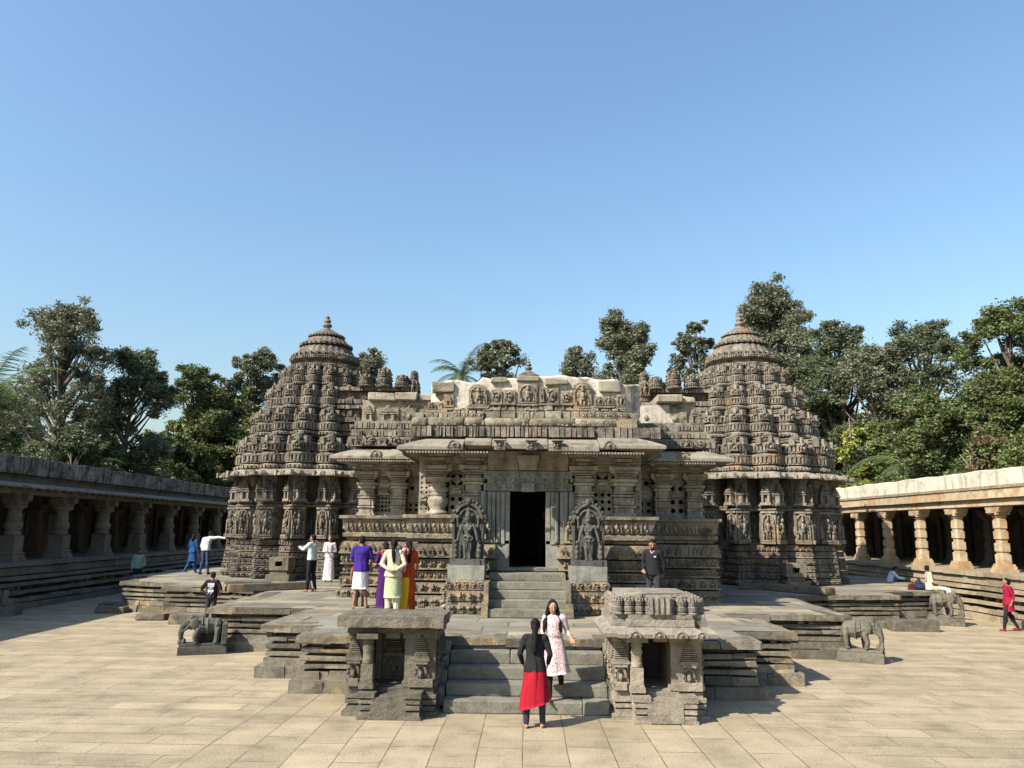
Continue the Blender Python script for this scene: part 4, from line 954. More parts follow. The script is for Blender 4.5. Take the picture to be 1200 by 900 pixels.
# ---------------------------------------------------------------- pillared galleries on both sides
def gallery(side, label, mat, plast):
    rz = radians(1.9)                       # local y runs along the gallery
    root = empty('pillared_gallery', label, 'gallery', (side*18.0, 0, 0), rz)
    s = side; Y0, Y1 = 12, 66; Lm = (Y0+Y1)/2; LL = Y1-Y0; ZF = 1.6
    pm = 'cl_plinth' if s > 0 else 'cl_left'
    # plinth, floor edge 0.8 m in front of the pillar line (towards the court)
    pth = [(-s*.75, Y0), (-s*.75, Y1)] if s < 0 else [(-s*.75, Y1), (-s*.75, Y0)]
    if s < 0: pth = pth[::-1]
    # outside must be on the right hand of the path
    a, b_ = Vector(pth[0]), Vector(pth[1]); n = Vector(((b_-a).y, -(b_-a).x))
    if n.x*(-s) < 0: pth = pth[::-1]
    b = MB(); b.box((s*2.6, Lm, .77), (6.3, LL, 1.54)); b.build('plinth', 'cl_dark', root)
    b = MB()
    b.box((s*2.9, Lm, ZF-.02), (7.2, LL, .06)); b.build('floor', pm, root)
    for nm, z0, z1, of, dp in (('plinth_moulding', 1.46, 1.58, .10, .8), ('plinth_moulding', 1.16, 1.42, .0, .6), ('plinth_moulding', 1.0, 1.12, .22, .8), ('plinth_moulding', .80, .92, .28, .8), ('plinth_moulding', .50, .64, .22, .8), ('plinth_moulding', .24, .36, .36, .9), ('plinth_moulding', -.02, .20, .5, 1.1)):
        m_ = MB(); course(m_, pth, z0, z1, of, dp, 1.6, j=.02, gap=.012)
        if z0 == .80: course(m_, pth, .66, .81, .12, .5, .16, j=.01, skip=.7)
        if z0 == .24: course(m_, pth, .12, .40, .20, .4, .5, j=.02, skip=.5)
        m_.build(nm, pm, root)
    # pillars
    ys = ([28.47, 31.61, 34.98, 38.4, 41.9, 45.4, 48.9, 52.4, 55.9, 59.4, 25.1, 21.8, 18.5] if s < 0 else [28.6, 31.25, 34.02, 36.87, 39.7, 42.5, 45.3, 48.1, 50.9, 53.7, 26.0, 23.2, 20.4, 17.6])
    T = MB()
    if s < 0:
        T.box((0, 0, .07), (.92, .92, .14)); T.box((0, 0, .18), (.82, .82, .1)); T.box((0, 0, .26), (.72, .72, .06)); T.box((0, 0, .30), (.8, .8, .05)); T.box((0, 0, .62), (.66, .66, .62))
        T.lathe([(.30, .93), (.34, .98), (.33, 1.05), (.27, 1.10), (.30, 1.14), (.36, 1.24), (.37, 1.34), (.33, 1.42), (.27, 1.47), (.31, 1.50), (.27, 1.54), (.30, 1.62), (.29, 1.70), (.25, 1.76), (.28, 1.80), (.25, 1.84), (.36, 1.92), (.46, 1.97), (.46, 2.03), (.35, 2.06)], (0, 0, 0), 20)
        T.box((0, 0, 2.12), (.66, .66, .12)); T.box((0, 0, 2.24), (.60, 1.0, .13)); T.box((0, 0, 2.38), (.62, 1.3, .15)); T.box((-s*.35, 0, 2.30), (.5, .34, .2))
    else:
        T.box((0, 0, .06), (.78, .78, .12)); T.box((0, 0, .17), (.70, .70, .1)); T.box((0, 0, .26), (.62, .62, .08)); zz = .3
        for w_, h_ in ((.54, .34), (.42, .10), (.52, .30), (.40, .14), (.50, .28), (.40, .10), (.48, .28), (.42, .12), (.5, .06)):
            T.prism([(w_/2*cos(a)*1.25 if False else 0, 0) for a in ()] or [(-w_/2, -w_/3), (-w_/3, -w_/2), (w_/3, -w_/2), (w_/2, -w_/3), (w_/2, w_/3), (w_/3, w_/2), (-w_/3, w_/2), (-w_/2, w_/3)], zz, zz+h_-.004); zz += h_
        T.box((0, 0, 2.09), (.62, .62, .1)); T.box((0, 0, 2.2), (.6, .86, .12), 0, 1, 1.1); T.box((0, 0, 2.30), (.62, 1.05, .1), 0, 1, 1.05); T.box((-s*.1, 0, 2.2), (.74, .4, .2))
    hp = 2.44 if s < 0 else 2.36
    me = None
    for y in ys:
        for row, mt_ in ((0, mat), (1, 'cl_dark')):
            xx = s*(.0 if row == 0 else 3.0)
            if me is None or (row == 1): pass
            key = ('pillar', s, row)
            if key in kuta_me: o = bpy.data.objects.new('pillar', kuta_me[key]); C.objects.link(o)
            else: o = T.build('pillar', mt_); kuta_me[key] = o.data
            o.parent = root; o.location = (xx+s*.05, y+U(-.03, .03), ZF); o.rotation_euler.z = U(-.04, .04); q_ = (.80 if s > 0 else .86)*U(.97, 1.04); o.scale = (q_, q_, 1)
    zb = ZF+hp
    b = MB(); xs = Y0
    while xs < Y1: l = U(2.5, 3.4); b.box((s*.05, xs+l/2, zb+.13), (.62, l-.012, .26), j=.006); xs += l
    if s < 0:
        k = Y0
        while k < Y1: b.box((-s*.45, k, zb+.22), (.5, .24, .16), j=.01); k += .56
    b.build('beam', mat, root)
    if s < 0:
        pr = [(.0, zb+.44), (.35, zb+.42), (.8, zb+.34), (1.05, zb+.27), (1.05, zb+.20), (.7, zb+.22), (0, zb+.30)]
        b = MB(); p2 = [(-s*.2+s*.3, y) for y in (Y0, Y1)]
        if pth[0][1] > pth[1][1]: p2 = p2[::-1]
        b.sweep(p2, pr); b.build('eave', 'eave_t', root)
        b = MB(); course(b, [(p[0]-s*.05, p[1]) for p in p2], zb+.44, zb+.60, .0, .5, 1.5, j=.015); course(b, [(p[0]-s*.05, p[1]) for p in p2], zb+.61, zb+.72, .04, .5, .09, j=.005, gap=.03); b.build('cornice', 'cl_left', root)
        z0, z1, xo = zb+.73, 5.42, s*.15
    else:
        b = MB(); xs = Y0
        while xs < Y1: l = U(1.8, 3.2); b.box((s*.02, xs+l/2, zb+.42), (.86, l-.015, .32), j=.01); xs += l
        b.build('fascia', mat, root)
        b = MB(); b.box((s*.05, Lm, zb+.65), (.9, LL, .12)); course(b, pth, zb+.60, zb+.70, -.28, .3, .07, j=.004, gap=.03); b.build('cornice', 'cl_plinth', root)
        z0, z1, xo = zb+.71, 5.24, s*.02
    b = MB(); n_ = 150; vs = []
    for i in range(n_+1):
        y = Y0+LL*i/n_; zt_ = z1+.03*sin(i*.9)*sin(i*.37)
        vs += [(xo-s*.35, y, z0), (xo-s*.36, y, zt_-.03), (xo-s*.33, y, zt_), (xo+s*.1, y, zt_), (xo+s*.12, y, z0)]
    fs = [(i*5+k, (i+1)*5+k, (i+1)*5+k+1, i*5+k+1) for i in range(n_) for k in range(4)]
    b.add(vs, fs); b.build('parapet', plast, root)
    # roof, back wall with cells
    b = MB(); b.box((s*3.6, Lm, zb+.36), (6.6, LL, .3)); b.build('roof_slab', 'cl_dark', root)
    b = MB(); bx = s*5.6; y = Y0
    while y < Y1:
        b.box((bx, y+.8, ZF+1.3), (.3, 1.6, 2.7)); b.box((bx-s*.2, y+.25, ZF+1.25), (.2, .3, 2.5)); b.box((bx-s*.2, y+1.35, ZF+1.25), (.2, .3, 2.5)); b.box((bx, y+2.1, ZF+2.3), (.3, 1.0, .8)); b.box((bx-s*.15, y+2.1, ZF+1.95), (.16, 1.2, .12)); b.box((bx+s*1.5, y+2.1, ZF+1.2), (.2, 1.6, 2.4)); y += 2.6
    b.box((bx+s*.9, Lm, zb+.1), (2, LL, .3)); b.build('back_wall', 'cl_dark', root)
    return root
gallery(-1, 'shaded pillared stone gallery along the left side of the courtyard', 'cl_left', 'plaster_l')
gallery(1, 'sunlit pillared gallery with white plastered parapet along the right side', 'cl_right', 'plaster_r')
# ---------------------------------------------------------------- people
def V3(*a): return Vector(a)
for nm, c in dict(skin_brown=(.22, .11, .068), skin_deep=(.13, .065, .042), skin_light=(.32, .17, .11)).items(): M[nm] = plain(nm, c, .55, .06, 6, spec=.35)
def cloth(name, col, **kw):
    mt, t, b = nodes(name); b.inputs['Roughness'].default_value = .85; tc = N(t, 'ShaderNodeTexCoord'); mp = N(t, 'ShaderNodeMapping'); mp.inputs['Scale'].default_value = (9, 9, 2.4); mp.inputs['Rotation'].default_value = (.3, .25, 0)
    t.links.new(tc.outputs['Object'], mp.inputs[0]); n = N(t, 'ShaderNodeTexNoise', Scale=1., Detail=3., Distortion=.6); t.links.new(mp.outputs[0], n.inputs['Vector'])
    t.links.new(ramp(t, n.outputs[0], [(.35, tuple(c*.8 for c in col)), (.65, tuple(min(1, c*1.02) for c in col))]), b.inputs['Base Color'])
    bp = N(t, 'ShaderNodeBump', Strength=.9, Distance=.045); t.links.new(n.outputs[0], bp.inputs['Height']); t.links.new(bp.outputs[0], b.inputs['Normal']); M[name] = mt; return name
for nm, c in dict(cloth_black=(.012, .012, .015), cloth_navy=(.015, .022, .06), cloth_red=(.26, .005, .016), cloth_purple=(.035, .016, .19), cloth_white=(.52, .52, .54), cloth_cream=(.46, .42, .30), cloth_ice=(.48, .56, .58),
        cloth_orange=(.33, .045, .01), cloth_yellow=(.62, .36, .02), cloth_pink=(.60, .25, .38), cloth_violet=(.045, .008, .085), cloth_jeans=(.03, .055, .12), cloth_blue=(.012, .055, .17), cloth_grey=(.24, .19, .21), cloth_mint=(.19, .30, .26),
        cloth_khaki=(.27, .22, .14), cloth_sky=(.48, .60, .78), cloth_crimson=(.22, .006, .03), cloth_charcoal=(.03, .032, .04), cloth_sleeve=(.30, .05, .07), cloth_olive=(.42, .42, .30)).items(): cloth(nm, c)
M['hair'] = plain('hair', (.009, .007, .006), .75, .5, 45, 1., .15); M['eye'] = plain('eye', (.01, .008, .006), .3); M['lip'] = plain('lip', (.25, .06, .05), .5); M['bag_red'] = plain('bag_red', (.06, .004, .008), .8, .1); M['bag_blue'] = plain('bag_blue', (.008, .012, .04), .8, .1)
def printed(name, base, spots, scale, thr=.32):
    base = tuple(c*.8 for c in base); mt, t, b = nodes(name); tc = N(t, 'ShaderNodeTexCoord')
    v = N(t, 'ShaderNodeTexVoronoi', Scale=scale); t.links.new(tc.outputs['Object'], v.inputs['Vector'])
    n = N(t, 'ShaderNodeTexNoise', Scale=scale*1.4, Detail=3.); t.links.new(tc.outputs['Object'], n.inputs['Vector'])
    s_ = math_(t, 'ADD', v.outputs['Distance'], math_(t, 'MULTIPLY', n.outputs[0], .5))
    t.links.new(mix(t, ramp(t, s_, [(thr+.1, (1, 1, 1)), (thr+.16, (0, 0, 0))]), base, spots), b.inputs['Base Color']); M[name] = mt
printed('print_floral', (.56, .50, .50), (.22, .03, .05), 44, .50); printed('print_green', (.46, .48, .33), (.22, .30, .10), 36, .54); printed('print_grey', (.66, .64, .68), (.22, .20, .27), 20, .42)
J0 = dict(head=(0, .015, 1.535), neck=(0, -.005, 1.40), chest=(0, 0, 1.24), waist=(0, 0, 1.06), pelvis=(0, 0, .93),
          shL=(-.165, 0, 1.35), elL=(-.22, -.02, 1.09), wrL=(-.23, .05, .86), shR=(.165, 0, 1.35), elR=(.22, -.02, 1.09), wrR=(.23, .05, .86),
          hiL=(-.085, 0, .88), knL=(-.095, .015, .48), anL=(-.10, -.02, .085), hiR=(.085, 0, .88), knR=(.095, .015, .48), anR=(.10, -.02, .085), footL=0., footR=0., turn=0., nod=0.)
def person(label, loc, rz, h, over, body, hair, skin='skin_brown', male=True, vox=.013, group=None, shoes=None, face=False, flex=None):
    j = {k: (Vector(v) if isinstance(v, tuple) else v) for k, v in {**J0, **over}.items()}
    root = empty('person', label, 'person', loc, rz, group); root.scale = (h/1.65,)*3
    b = MB(); c, e = b.cap, b.ell; W = 1.0 if male else .9
    tr = Matrix.Rotation(j['turn'], 3, 'Z') @ Matrix.Rotation(-j['nod'], 3, 'X'); hd = j['head']
    def H(x, y, z): return hd+tr @ Vector((x, y, z))
    b.ell(H(0, -.008, .025), (.074, .092, .092), 14, 10, rot=tr); b.ell(H(0, .018, -.04), (.056, .066, .068), 12, 8, rot=tr); b.ell(H(0, .05, -.085), (.026, .028, .022), 8, 6, rot=tr)
    c(H(0, .082, .02), H(0, .102, -.018), .010, .016); 
    for q in (-1, 1): b.ell(H(q*.076, 0, 0), (.012, .022, .034), 8, 6, rot=tr); b.ell(H(q*.03, .072, -.015), (.02, .015, .02), 8, 6, rot=tr)
    c(j['neck']-Vector((0, 0, .04)), hd+Vector((0, -.01, -.06)), .056*W, .05*W)
    ch, wa, pe = j['chest'], j['waist'], j['pelvis']
    e(ch+Vector((0, 0, .03)), (.15*W, .095, .14), 14, 9); e(wa, (.118*W, .078, .13), 14, 9); e(pe, (.132, .088, .11), 14, 9); c(ch, wa, .09, .09)
    c(j['shL']*.85+j['neck']*.15, j['shR']*.85+j['neck']*.15, .062*W, .062*W)
    for s_ in 'LR':
        sh, el, wr = j['sh'+s_], j['el'+s_], j['wr'+s_]
        c(sh, el, .052*W, .038*W); c(el, wr, .040*W, .026*W)
        d = (j['hand'+s_]-wr).normalized() if ('hand'+s_) in j else (wr-el).normalized()
        side = Vector(((-1 if s_ == 'L' else 1), 0, 0)); ax = d.cross(side).normalized() if d.cross(side).length > .2 else Vector((0, 1, 0)); ax = Vector((0, 1, 0)) if abs(d.y) < .7 else Vector((1, 0, 0))
        pc = wr+d*.055
        for t_ in (-.024, -.008, .008, .024): c(wr+d*.01+ax*t_*.5, pc+ax*t_+d*.025, .017, .014)
        cur = (-side*.35+d).normalized(); cur2 = (-side*.9+d*.6).normalized()
        for q, (t_, l) in enumerate(((-.030, .026), (-.010, .034), (.010, .037), (.030, .031))):
            p0 = pc+ax*t_+d*.03; p1 = p0+cur*l; p2 = p1+cur2*l*.8; c(p0, p1, .0095, .009, 8); c(p1, p2, .009, .0075, 8)
        p0 = wr+d*.03+ax*.022; p1 = p0+(ax*.8+d*.6).normalized()*.035; c(p0, p1, .012, .010, 8); c(p1, p1+(d*.9+ax*.2).normalized()*.026, .010, .008, 8)
        hi, kn, an = j['hi'+s_], j['kn'+s_], j['an'+s_]
        c(hi, kn, .080, .052); c(kn, an, .054, .036); cm = kn.lerp(an, .3); e(cm+Vector((0, -.02, 0)), (.05, .052, .09))
        fd = Vector((sin(-j['foot'+s_]), cos(-j['foot'+s_]), 0)); ft = j.get('toe'+s_, fd)
        ft = Vector(ft).normalized(); dn = Vector((0, 0, -.05)) if ft.z > -.5 else Vector((0, 0, 0))
        c(an+dn-ft*.025, an+dn+ft*.10, .030, .030); c(an+dn+ft*.08+Vector((0, 0, -.006)), an+dn+ft*.165+Vector((0, 0, -.012)), .03, .018); c(an, an+dn, .034, .034)
        if shoes: pass
    blob('body', b, skin, root, vox*.85 if face else vox, 2)
    if shoes:
        for s_ in 'LR':
            an = j['an'+s_]; ft = Vector(j.get('toe'+s_, (sin(-j['foot'+s_]), cos(-j['foot'+s_]), 0))).normalized(); s2 = MB(); dn = Vector((0, 0, -.05))
            s2.cap(an+dn-ft*.025, an+dn+ft*.13, .036, .030); s2.cap(an, an+dn, .040, .040); blob('shoe', s2, shoes, root, .014, 2)
    # hair
    hb = MB()
    if hair == 'short': hb.ell(H(0, -.026, .048), (.080, .086, .080), 14, 10, rot=tr); hb.ell(H(0, -.05, .0), (.072, .055, .06), 12, 8, rot=tr); hb.ell(H(0, .035, .095), (.055, .045, .03), 10, 6, rot=tr)
    else: hb.ell(H(0, -.024, .042), (.083, .092, .086), 14, 10, rot=tr); hb.ell(H(0, -.048, -.0), (.076, .064, .075), 12, 8, rot=tr)
    if hair == 'pony':
        hb.ell(H(0, -.11, -.0), (.035, .04, .04)); pts = [H(0, -.11, -.01), H(.0, -.135, -.08), H(0, -.13, -.17), hd+Vector((.01, -.14, -.27)), hd+Vector((.015, -.135, -.36)), hd+Vector((.015, -.12, -.42))]
        hb.tube(pts, [.03, .038, .045, .045, .034, .012], 10)
    if hair == 'ponyhigh':
        hb.ell(H(0, -.085, .06), (.055, .05, .05)); hb.ell(H(0, -.10, -.04), (.05, .05, .07)); pts = [H(0, -.11, -.05), hd+Vector((0, -.135, -.16)), hd+Vector((-.01, -.14, -.26)), hd+Vector((-.005, -.135, -.36)), hd+Vector((0, -.12, -.43))]
        hb.tube(pts, [.045, .055, .06, .048, .012], 10)
    if hair == 'bun': hb.ell(H(0, -.11, -.01), (.05, .045, .05)); hb.ell(H(0, -.09, -.06), (.05, .04, .05))
    if hair == 'long':
        for q in (-1, 1):
            hb.tube([H(q*.055, -.01, .06), H(q*.082, -.0, -.03), hd+Vector((q*.10, -.005, -.15)), hd+Vector((q*.125, .03, -.26)), hd+Vector((q*.14, .055, -.36)), hd+Vector((q*.15, .05, -.43))], [.03, .036, .045, .046, .035, .01], 10)
        hb.tube([H(0, -.07, 0), hd+Vector((0, -.10, -.15)), hd+Vector((0, -.12, -.3)), hd+Vector((0, -.11, -.42))], [.07, .085, .08, .03], 10)
    if hair == 'loose': hb.tube([H(0, -.07, 0), hd+Vector((0, -.10, -.13)), hd+Vector((0, -.12, -.24))], [.07, .075, .03], 10)
    blob('hair', hb, 'hair', root, .011, 1)
    if face:
        for q in (-1, 1):
            m_ = MB(); m_.ell(H(q*.029, .083, .003), (.012, .006, .006), 8, 6, rot=tr); m_.build('eye', 'eye', root)
            m_ = MB(); m_.tube([H(q*.012, .090, .022), H(q*.03, .090, .028), H(q*.045, .080, .022)], [.003, .004, .002], 5); m_.build('eyebrow', 'hair', root)
        m_ = MB(); m_.ell(H(0, .082, -.052), (.02, .007, .007), 8, 6, rot=tr); m_.build('mouth', 'lip', root)
        if face == 'beard':
            m_ = MB(); m_.ell(H(0, .045, -.08), (.052, .045, .035), 10, 6, rot=tr); m_.tube([H(-.025, .089, -.036), H(0, .096, -.034), H(.025, .089, -.036)], [.004, .006, .004], 6); m_.build('beard', 'hair', root)
    # clothes
    def top(name, mat, hem=.90, sleeve='long', flare=0., open_=False, pad=.014, smat=None):
        t = MB(); cc, ee = t.cap, t.ell
        ee(ch+Vector((0, 0, .03)), (.155*W+pad, .10+pad, .145), 16, 10); ee(wa, ((.143 if male else .122)+pad*.8, .092+pad*.8, .14), 16, 9)
        cc(j['shL']*.88+j['neck']*.12, j['shR']*.88+j['neck']*.12, .064*W+pad*.6, .064*W+pad*.6)
        for k in range(7):
            q = k/6; p = (ch+Vector((0, 0, .05))).lerp(wa, q); t.lathe([(1, -.03), (1, .03)], p, 20, sx=.150*W+pad*.9+((.143 if male else .122)-.150*W)*q, sy=.100+pad*.8-.004*q)
        dz = (pe-wa); lo = pe+Vector((0, 0, hem-.93))
        for k in range(6):
            q = k/5; p = wa.lerp(lo, q); t.lathe([(1, -.02), (1, .04)], p, 18, sx=(.143 if male else .124)+pad*.8+((.150 if male else .158)-(.143 if male else .124)+flare)*q, sy=.097+pad*.8+(.016+flare)*q)
        for s_ in 'LR':
            sh, el, wr = j['sh'+s_], j['el'+s_], j['wr'+s_]
            if sleeve != 'none':
                if sleeve == 'short': cc(sh, sh.lerp(el, .78), .058*W+pad*.4, .060*W)
                else:
                    cc(sh, el, .056*W+pad*.35, .045*W+pad*.3); f_ = .93 if sleeve == 'long' else .5
                    cc(el, el.lerp(wr, f_), .045*W+pad*.3, .033*W+pad*.25)
        return blob(name, t, mat, root, vox, 2)
    def trousers(mat, name='trousers', wide=0., hem=1.0):
        t = MB(); cc, ee = t.cap, t.ell; ee(pe, (.152, .112, .12), 16, 9)
        for s_ in 'LR':
            hi, kn, an = j['hi'+s_], j['kn'+s_], j['an'+s_]
            cc(hi, kn, .092, .064+wide); cc(kn, kn.lerp(an, hem), .066+wide, .047+wide*1.2); ee(kn.lerp(an, .28)+Vector((0, -.018, 0)), (.064+wide, .068+wide, .13), 12, 8)
        return blob(name, t, mat, root, vox, 2)
    def skirt(name, mat, z0, z1, r0, r1, folds=9, amp=.05, sy=.82, slant=0., cx=0., cy=0., dx=0., dy=0.):
        t = MB(); n_ = 40; K = 12; vs = []
        for k in range(K+1):
            q = k/K; rr = r0+(r1-r0)*q**.85
            for i in range(n_):
                a = 2*pi*i/n_; qq = rr*(1+amp*q*cos(folds*a+2*q)); vs.append((cx+dx*q+qq*cos(a), cy+dy*q+qq*sin(a)*sy, z0+(z1-z0)*q+slant*cos(a)*q))
        fs = [(k*n_+i, k*n_+(i+1) % n_, (k+1)*n_+(i+1) % n_, (k+1)*n_+i) for k in range(K) for i in range(n_)]
        fs += [tuple(range(n_)), tuple(K*n_+i for i in range(n_-1, -1, -1))]
        t.add(vs, fs, True); return t.build(name, mat, root)
    def drape(name, mat, pts, r_, sy=1.):
        t = MB(); t.tube(pts, r_, 8); return blob(name, t, mat, root, vox, 2)
    body(j, root, top, trousers, skirt, drape)
    return root
B = pi
# two women at the foot of the steps
def o1(j, r_, top, tr, sk, dr):
    top('jacket', 'cloth_black', .86, 'long', .01, pad=.024); tr('cloth_charcoal', 'leggings'); sk('skirt', 'cloth_red', 1.0, .34, .15, .25, 8, .07, .8, .075)
person('woman in a black jacket and red skirt seen from behind, barefoot on the paving', (.13, 12.38, 0), radians(-4), 1.58,
       dict(anL=(-.135, -.03, .085), anR=(.12, .02, .085), knL=(-.12, 0, .48), knR=(.11, .02, .48), elL=(-.245, -.03, 1.12), wrL=(-.21, .13, .95), elR=(.24, -.03, 1.12), wrR=(.20, .14, .95), footL=.3, footR=-.3, nod=.15), o1, 'ponyhigh', 'skin_light', False, .010, face=True)
def o2(j, r_, top, tr, sk, dr):
    top('kurta', 'print_floral', .80, 'mid', .012, pad=.016); tr('cloth_black', 'leggings'); sk('dress_skirt', 'print_floral', 1.06, .44, .142, .25, 7, .07, .86, -.03, dx=-.02, cy=.01, dy=.05)
person('woman in a pink flowered dress and black leggings walking down the steps', (.46, 13.38, .2), radians(172), 1.58,
       dict(head=(.03, .02, 1.535), anR=(.07, .12, .085), knR=(.08, .10, .48), anL=(-.10, -.16, .25), knL=(-.11, .10, .56), elR=(.21, -.04, 1.12), wrR=(.17, .10, .93), elL=(-.22, -.06, 1.12), wrL=(-.31, .13, 1.03), turn=.30, nod=.30), o2, 'long', 'skin_light', False, .010, face=True)
# the group on the terrace
GP = 'visitors gathered on the terrace left of the steps'
def o3(j, r_, top, tr, sk, dr):
    top('shirt', 'cloth_purple', .86, 'short', .015, pad=.03); sk('lungi', 'cloth_white', 1.0, .45, .16, .195, 5, .025, .8)
person('man in a purple shirt and folded white lungi seen from behind', (-4.1, 19.4, J), radians(8), 1.74,
       dict(elR=(.25, .02, 1.10), wrR=(.20, .22, 1.0), elL=(-.24, .04, 1.11), wrL=(-.15, .22, 1.02), anL=(-.14, -.02, .085), anR=(.15, -.02, .085), footL=.35, footR=-.35), o3, 'short', 'skin_brown', True, .013, GP)
def o4(j, r_, top, tr, sk, dr): top('shirt', 'cloth_orange', .88, 'short', .01, pad=.02); tr('cloth_charcoal')
person('child in an orange top mostly hidden behind the man in purple', (-4.22, 19.95, J), 0, 1.25, dict(elL=(-.3, -.02, 1.09), wrL=(-.33, .0, .86)), o4, 'short', 'skin_brown', True, .016, GP, 'cloth_black')
def o5(j, r_, top, tr, sk, dr):
    top('kurta', 'cloth_cream', .84, 'long', .03, pad=.026); tr('cloth_cream', 'trousers', .018); sk('kurta_skirt', 'print_green', .93, .36, .17, .205, 6, .03, .72)
person('woman in a cream cardigan and green printed kurta, hands clasped behind her', (-3.12, 18.35, J), radians(3), 1.68,
       dict(elL=(-.27, -.07, 1.10), wrL=(-.07, -.17, .97), elR=(.27, -.07, 1.10), wrR=(.07, -.18, .97), handL=(.05, -.2, .96), handR=(-.05, -.2, .94), turn=-.05, nod=.1), o5, 'pony', 'skin_brown', False, .012, GP)
def o6(j, r_, top, tr, sk, dr):
    top('blouse', 'cloth_orange', .92, 'short', .01, pad=.014); sk('sari', 'cloth_orange', 1.02, .03, .15, .19, 8, .05, .85)
    sk('sari_border', 'cloth_yellow', .80, .05, .172, .20, 9, .06, .8, 0, cx=-.05, cy=-.01)
    dr('stole', 'cloth_pink', [(-.05, .09, 1.36), (-.10, .03, 1.43), (-.12, -.07, 1.40), (-.13, -.12, 1.25), (-.12, -.13, 1.1), (-.10, -.12, .98), (-.10, -.12, .90)], [.05, .055, .06, .06, .055, .05, .025])
person('woman in an orange and yellow sari with a pink stole', (-2.84, 18.75, J), radians(14), 1.66, dict(turn=.2), o6, 'pony', 'skin_brown', False, .013, GP)
def o7(j, r_, top, tr, sk, dr):
    top('blouse', 'cloth_violet', .92, 'short', .01, pad=.014); sk('sari', 'cloth_violet', 1.02, .03, .15, .20, 8, .05, .85)
    dr('sari_end', 'cloth_orange', [(-.02, .1, 1.2), (-.07, .06, 1.38), (-.08, -.06, 1.40), (-.06, -.12, 1.25), (-.03, -.13, 1.1)], [.045, .055, .06, .055, .04])
person('woman in a violet sari with an orange drape, half hidden by the cream cardigan', (-3.52, 19.45, J), radians(25), 1.60, dict(elL=(-.22, .02, 1.10), wrL=(-.30, .18, 1.0)), o7, 'bun', 'skin_brown', False, .013, GP)
def o8(j, r_, top, tr, sk, dr): top('shirt', 'cloth_ice', .93, 'long', .0, pad=.018); tr('cloth_black')
person('man in a pale shirt and black trousers holding up a phone on the terrace', (-6.65, 24.2, J), radians(62), 1.72,
       dict(elL=(-.20, .17, 1.22), wrL=(-.12, .40, 1.27), elR=(.20, .16, 1.22), wrR=(.05, .40, 1.29), turn=.15, anL=(-.09, .06, .085), anR=(.09, -.1, .085)), o8, 'short', 'skin_brown', True, .014, None, face=True)
def o9(j, r_, top, tr, sk, dr):
    top('kurta', 'cloth_white', .90, 'mid', .01, pad=.014); sk('dress_skirt', 'print_grey', 1.0, .08, .14, .215, 8, .04, .8); dr('scarf', 'cloth_grey', [(-.07, .11, 1.1), (-.07, .10, 1.3), (-.05, 0, 1.43), (.05, 0, 1.43), (.07, .10, 1.3), (.07, .11, 1.05)], [.02, .025, .03, .03, .025, .02])
person('woman in a long white and grey dress standing by the left tower wall', (-7.2, 28.5, J), radians(185), 1.64, dict(wrL=(-.06, .2, 1.06), wrR=(.06, .2, 1.08)), o9, 'bun', 'skin_brown', False, .016, face=True)
def o10(j, r_, top, tr, sk, dr): top('shirt', 'cloth_white', .92, 'long', .01, pad=.03); tr('cloth_jeans')
person('man in a white shirt and jeans leaning with one arm on the tower wall', (-13.2, 32.0, J), radians(-12), 1.76,
       dict(head=(.12, .06, 1.50), neck=(.05, .0, 1.38), chest=(.03, 0, 1.23), shL=(-.13, 0, 1.31), shR=(.20, .03, 1.36), elR=(.45, .1, 1.40), wrR=(.70, .16, 1.36), elL=(-.20, 0, 1.06), wrL=(-.17, .10, .86), anL=(-.16, -.04, .085), anR=(.14, .03, .085), nod=.4), o10, 'short', 'skin_brown', True, .015, None, 'cloth_black')
def o11(j, r_, top, tr, sk, dr): top('kurta', 'cloth_blue', .86, 'mid', .03, pad=.018); tr('cloth_blue', 'trousers', .01); sk('kurta_skirt', 'cloth_blue', .95, .50, .15, .20, 6, .05, .75)
person('woman in a bright blue kurta stepping up beside the leaning man', (-14.15, 33.0, J), radians(-20), 1.62, dict(anL=(-.16, -.22, .12), knL=(-.12, .02, .5), anR=(.1, .1, .085)), o11, 'loose', 'skin_brown', False, .016, None)
def o12(j, r_, top, tr, sk, dr): top('shirt', 'cloth_grey', .92, 'long', .0, pad=.02); tr('cloth_charcoal')
person('man in a greyish pink shirt standing beyond the terrace by the left gallery', (-16.2, 38.5, .12), radians(190), 1.74, dict(), o12, 'short', 'skin_deep', True, .018, None, 'cloth_black', face=True)
def o13(j, r_, top, tr, sk, dr):
    top('tshirt', 'cloth_black', .88, 'short', .01, pad=.026); tr('cloth_charcoal')
    m_ = MB()
    for z, w_, h_ in ((1.30, .20, .05), (1.24, .19, .04), (1.10, .18, .06)): m_.box((0, -.137, z), (w_, .006, h_))
    for k in range(7): m_.box((-.08+.03*(k % 6), -.139, 1.02+.03*(k % 3)), (.018, .006, .05))
    m_.build('back_print', 'cloth_white', r_); m_ = MB(); m_.ell((.02, -.137, 1.18), (.06, .006, .035), 8, 5); m_.ell((-.05, -.137, 1.16), (.03, .006, .025), 8, 5); m_.build('back_print', 'cloth_mint', r_)
person('boy in a black T-shirt with a white and green back print, elbows out', (-9.45, 23.6, 0), radians(4), 1.58,
       dict(elL=(-.34, -.04, 1.12), wrL=(-.20, .12, .98), elR=(.30, -.02, 1.10), wrR=(.20, .16, 1.0), nod=.25), o13, 'short', 'skin_brown', True, .014)
def o14(j, r_, top, tr, sk, dr): top('sweatshirt', 'cloth_mint', .90, 'long', .01, pad=.03); tr('cloth_navy')
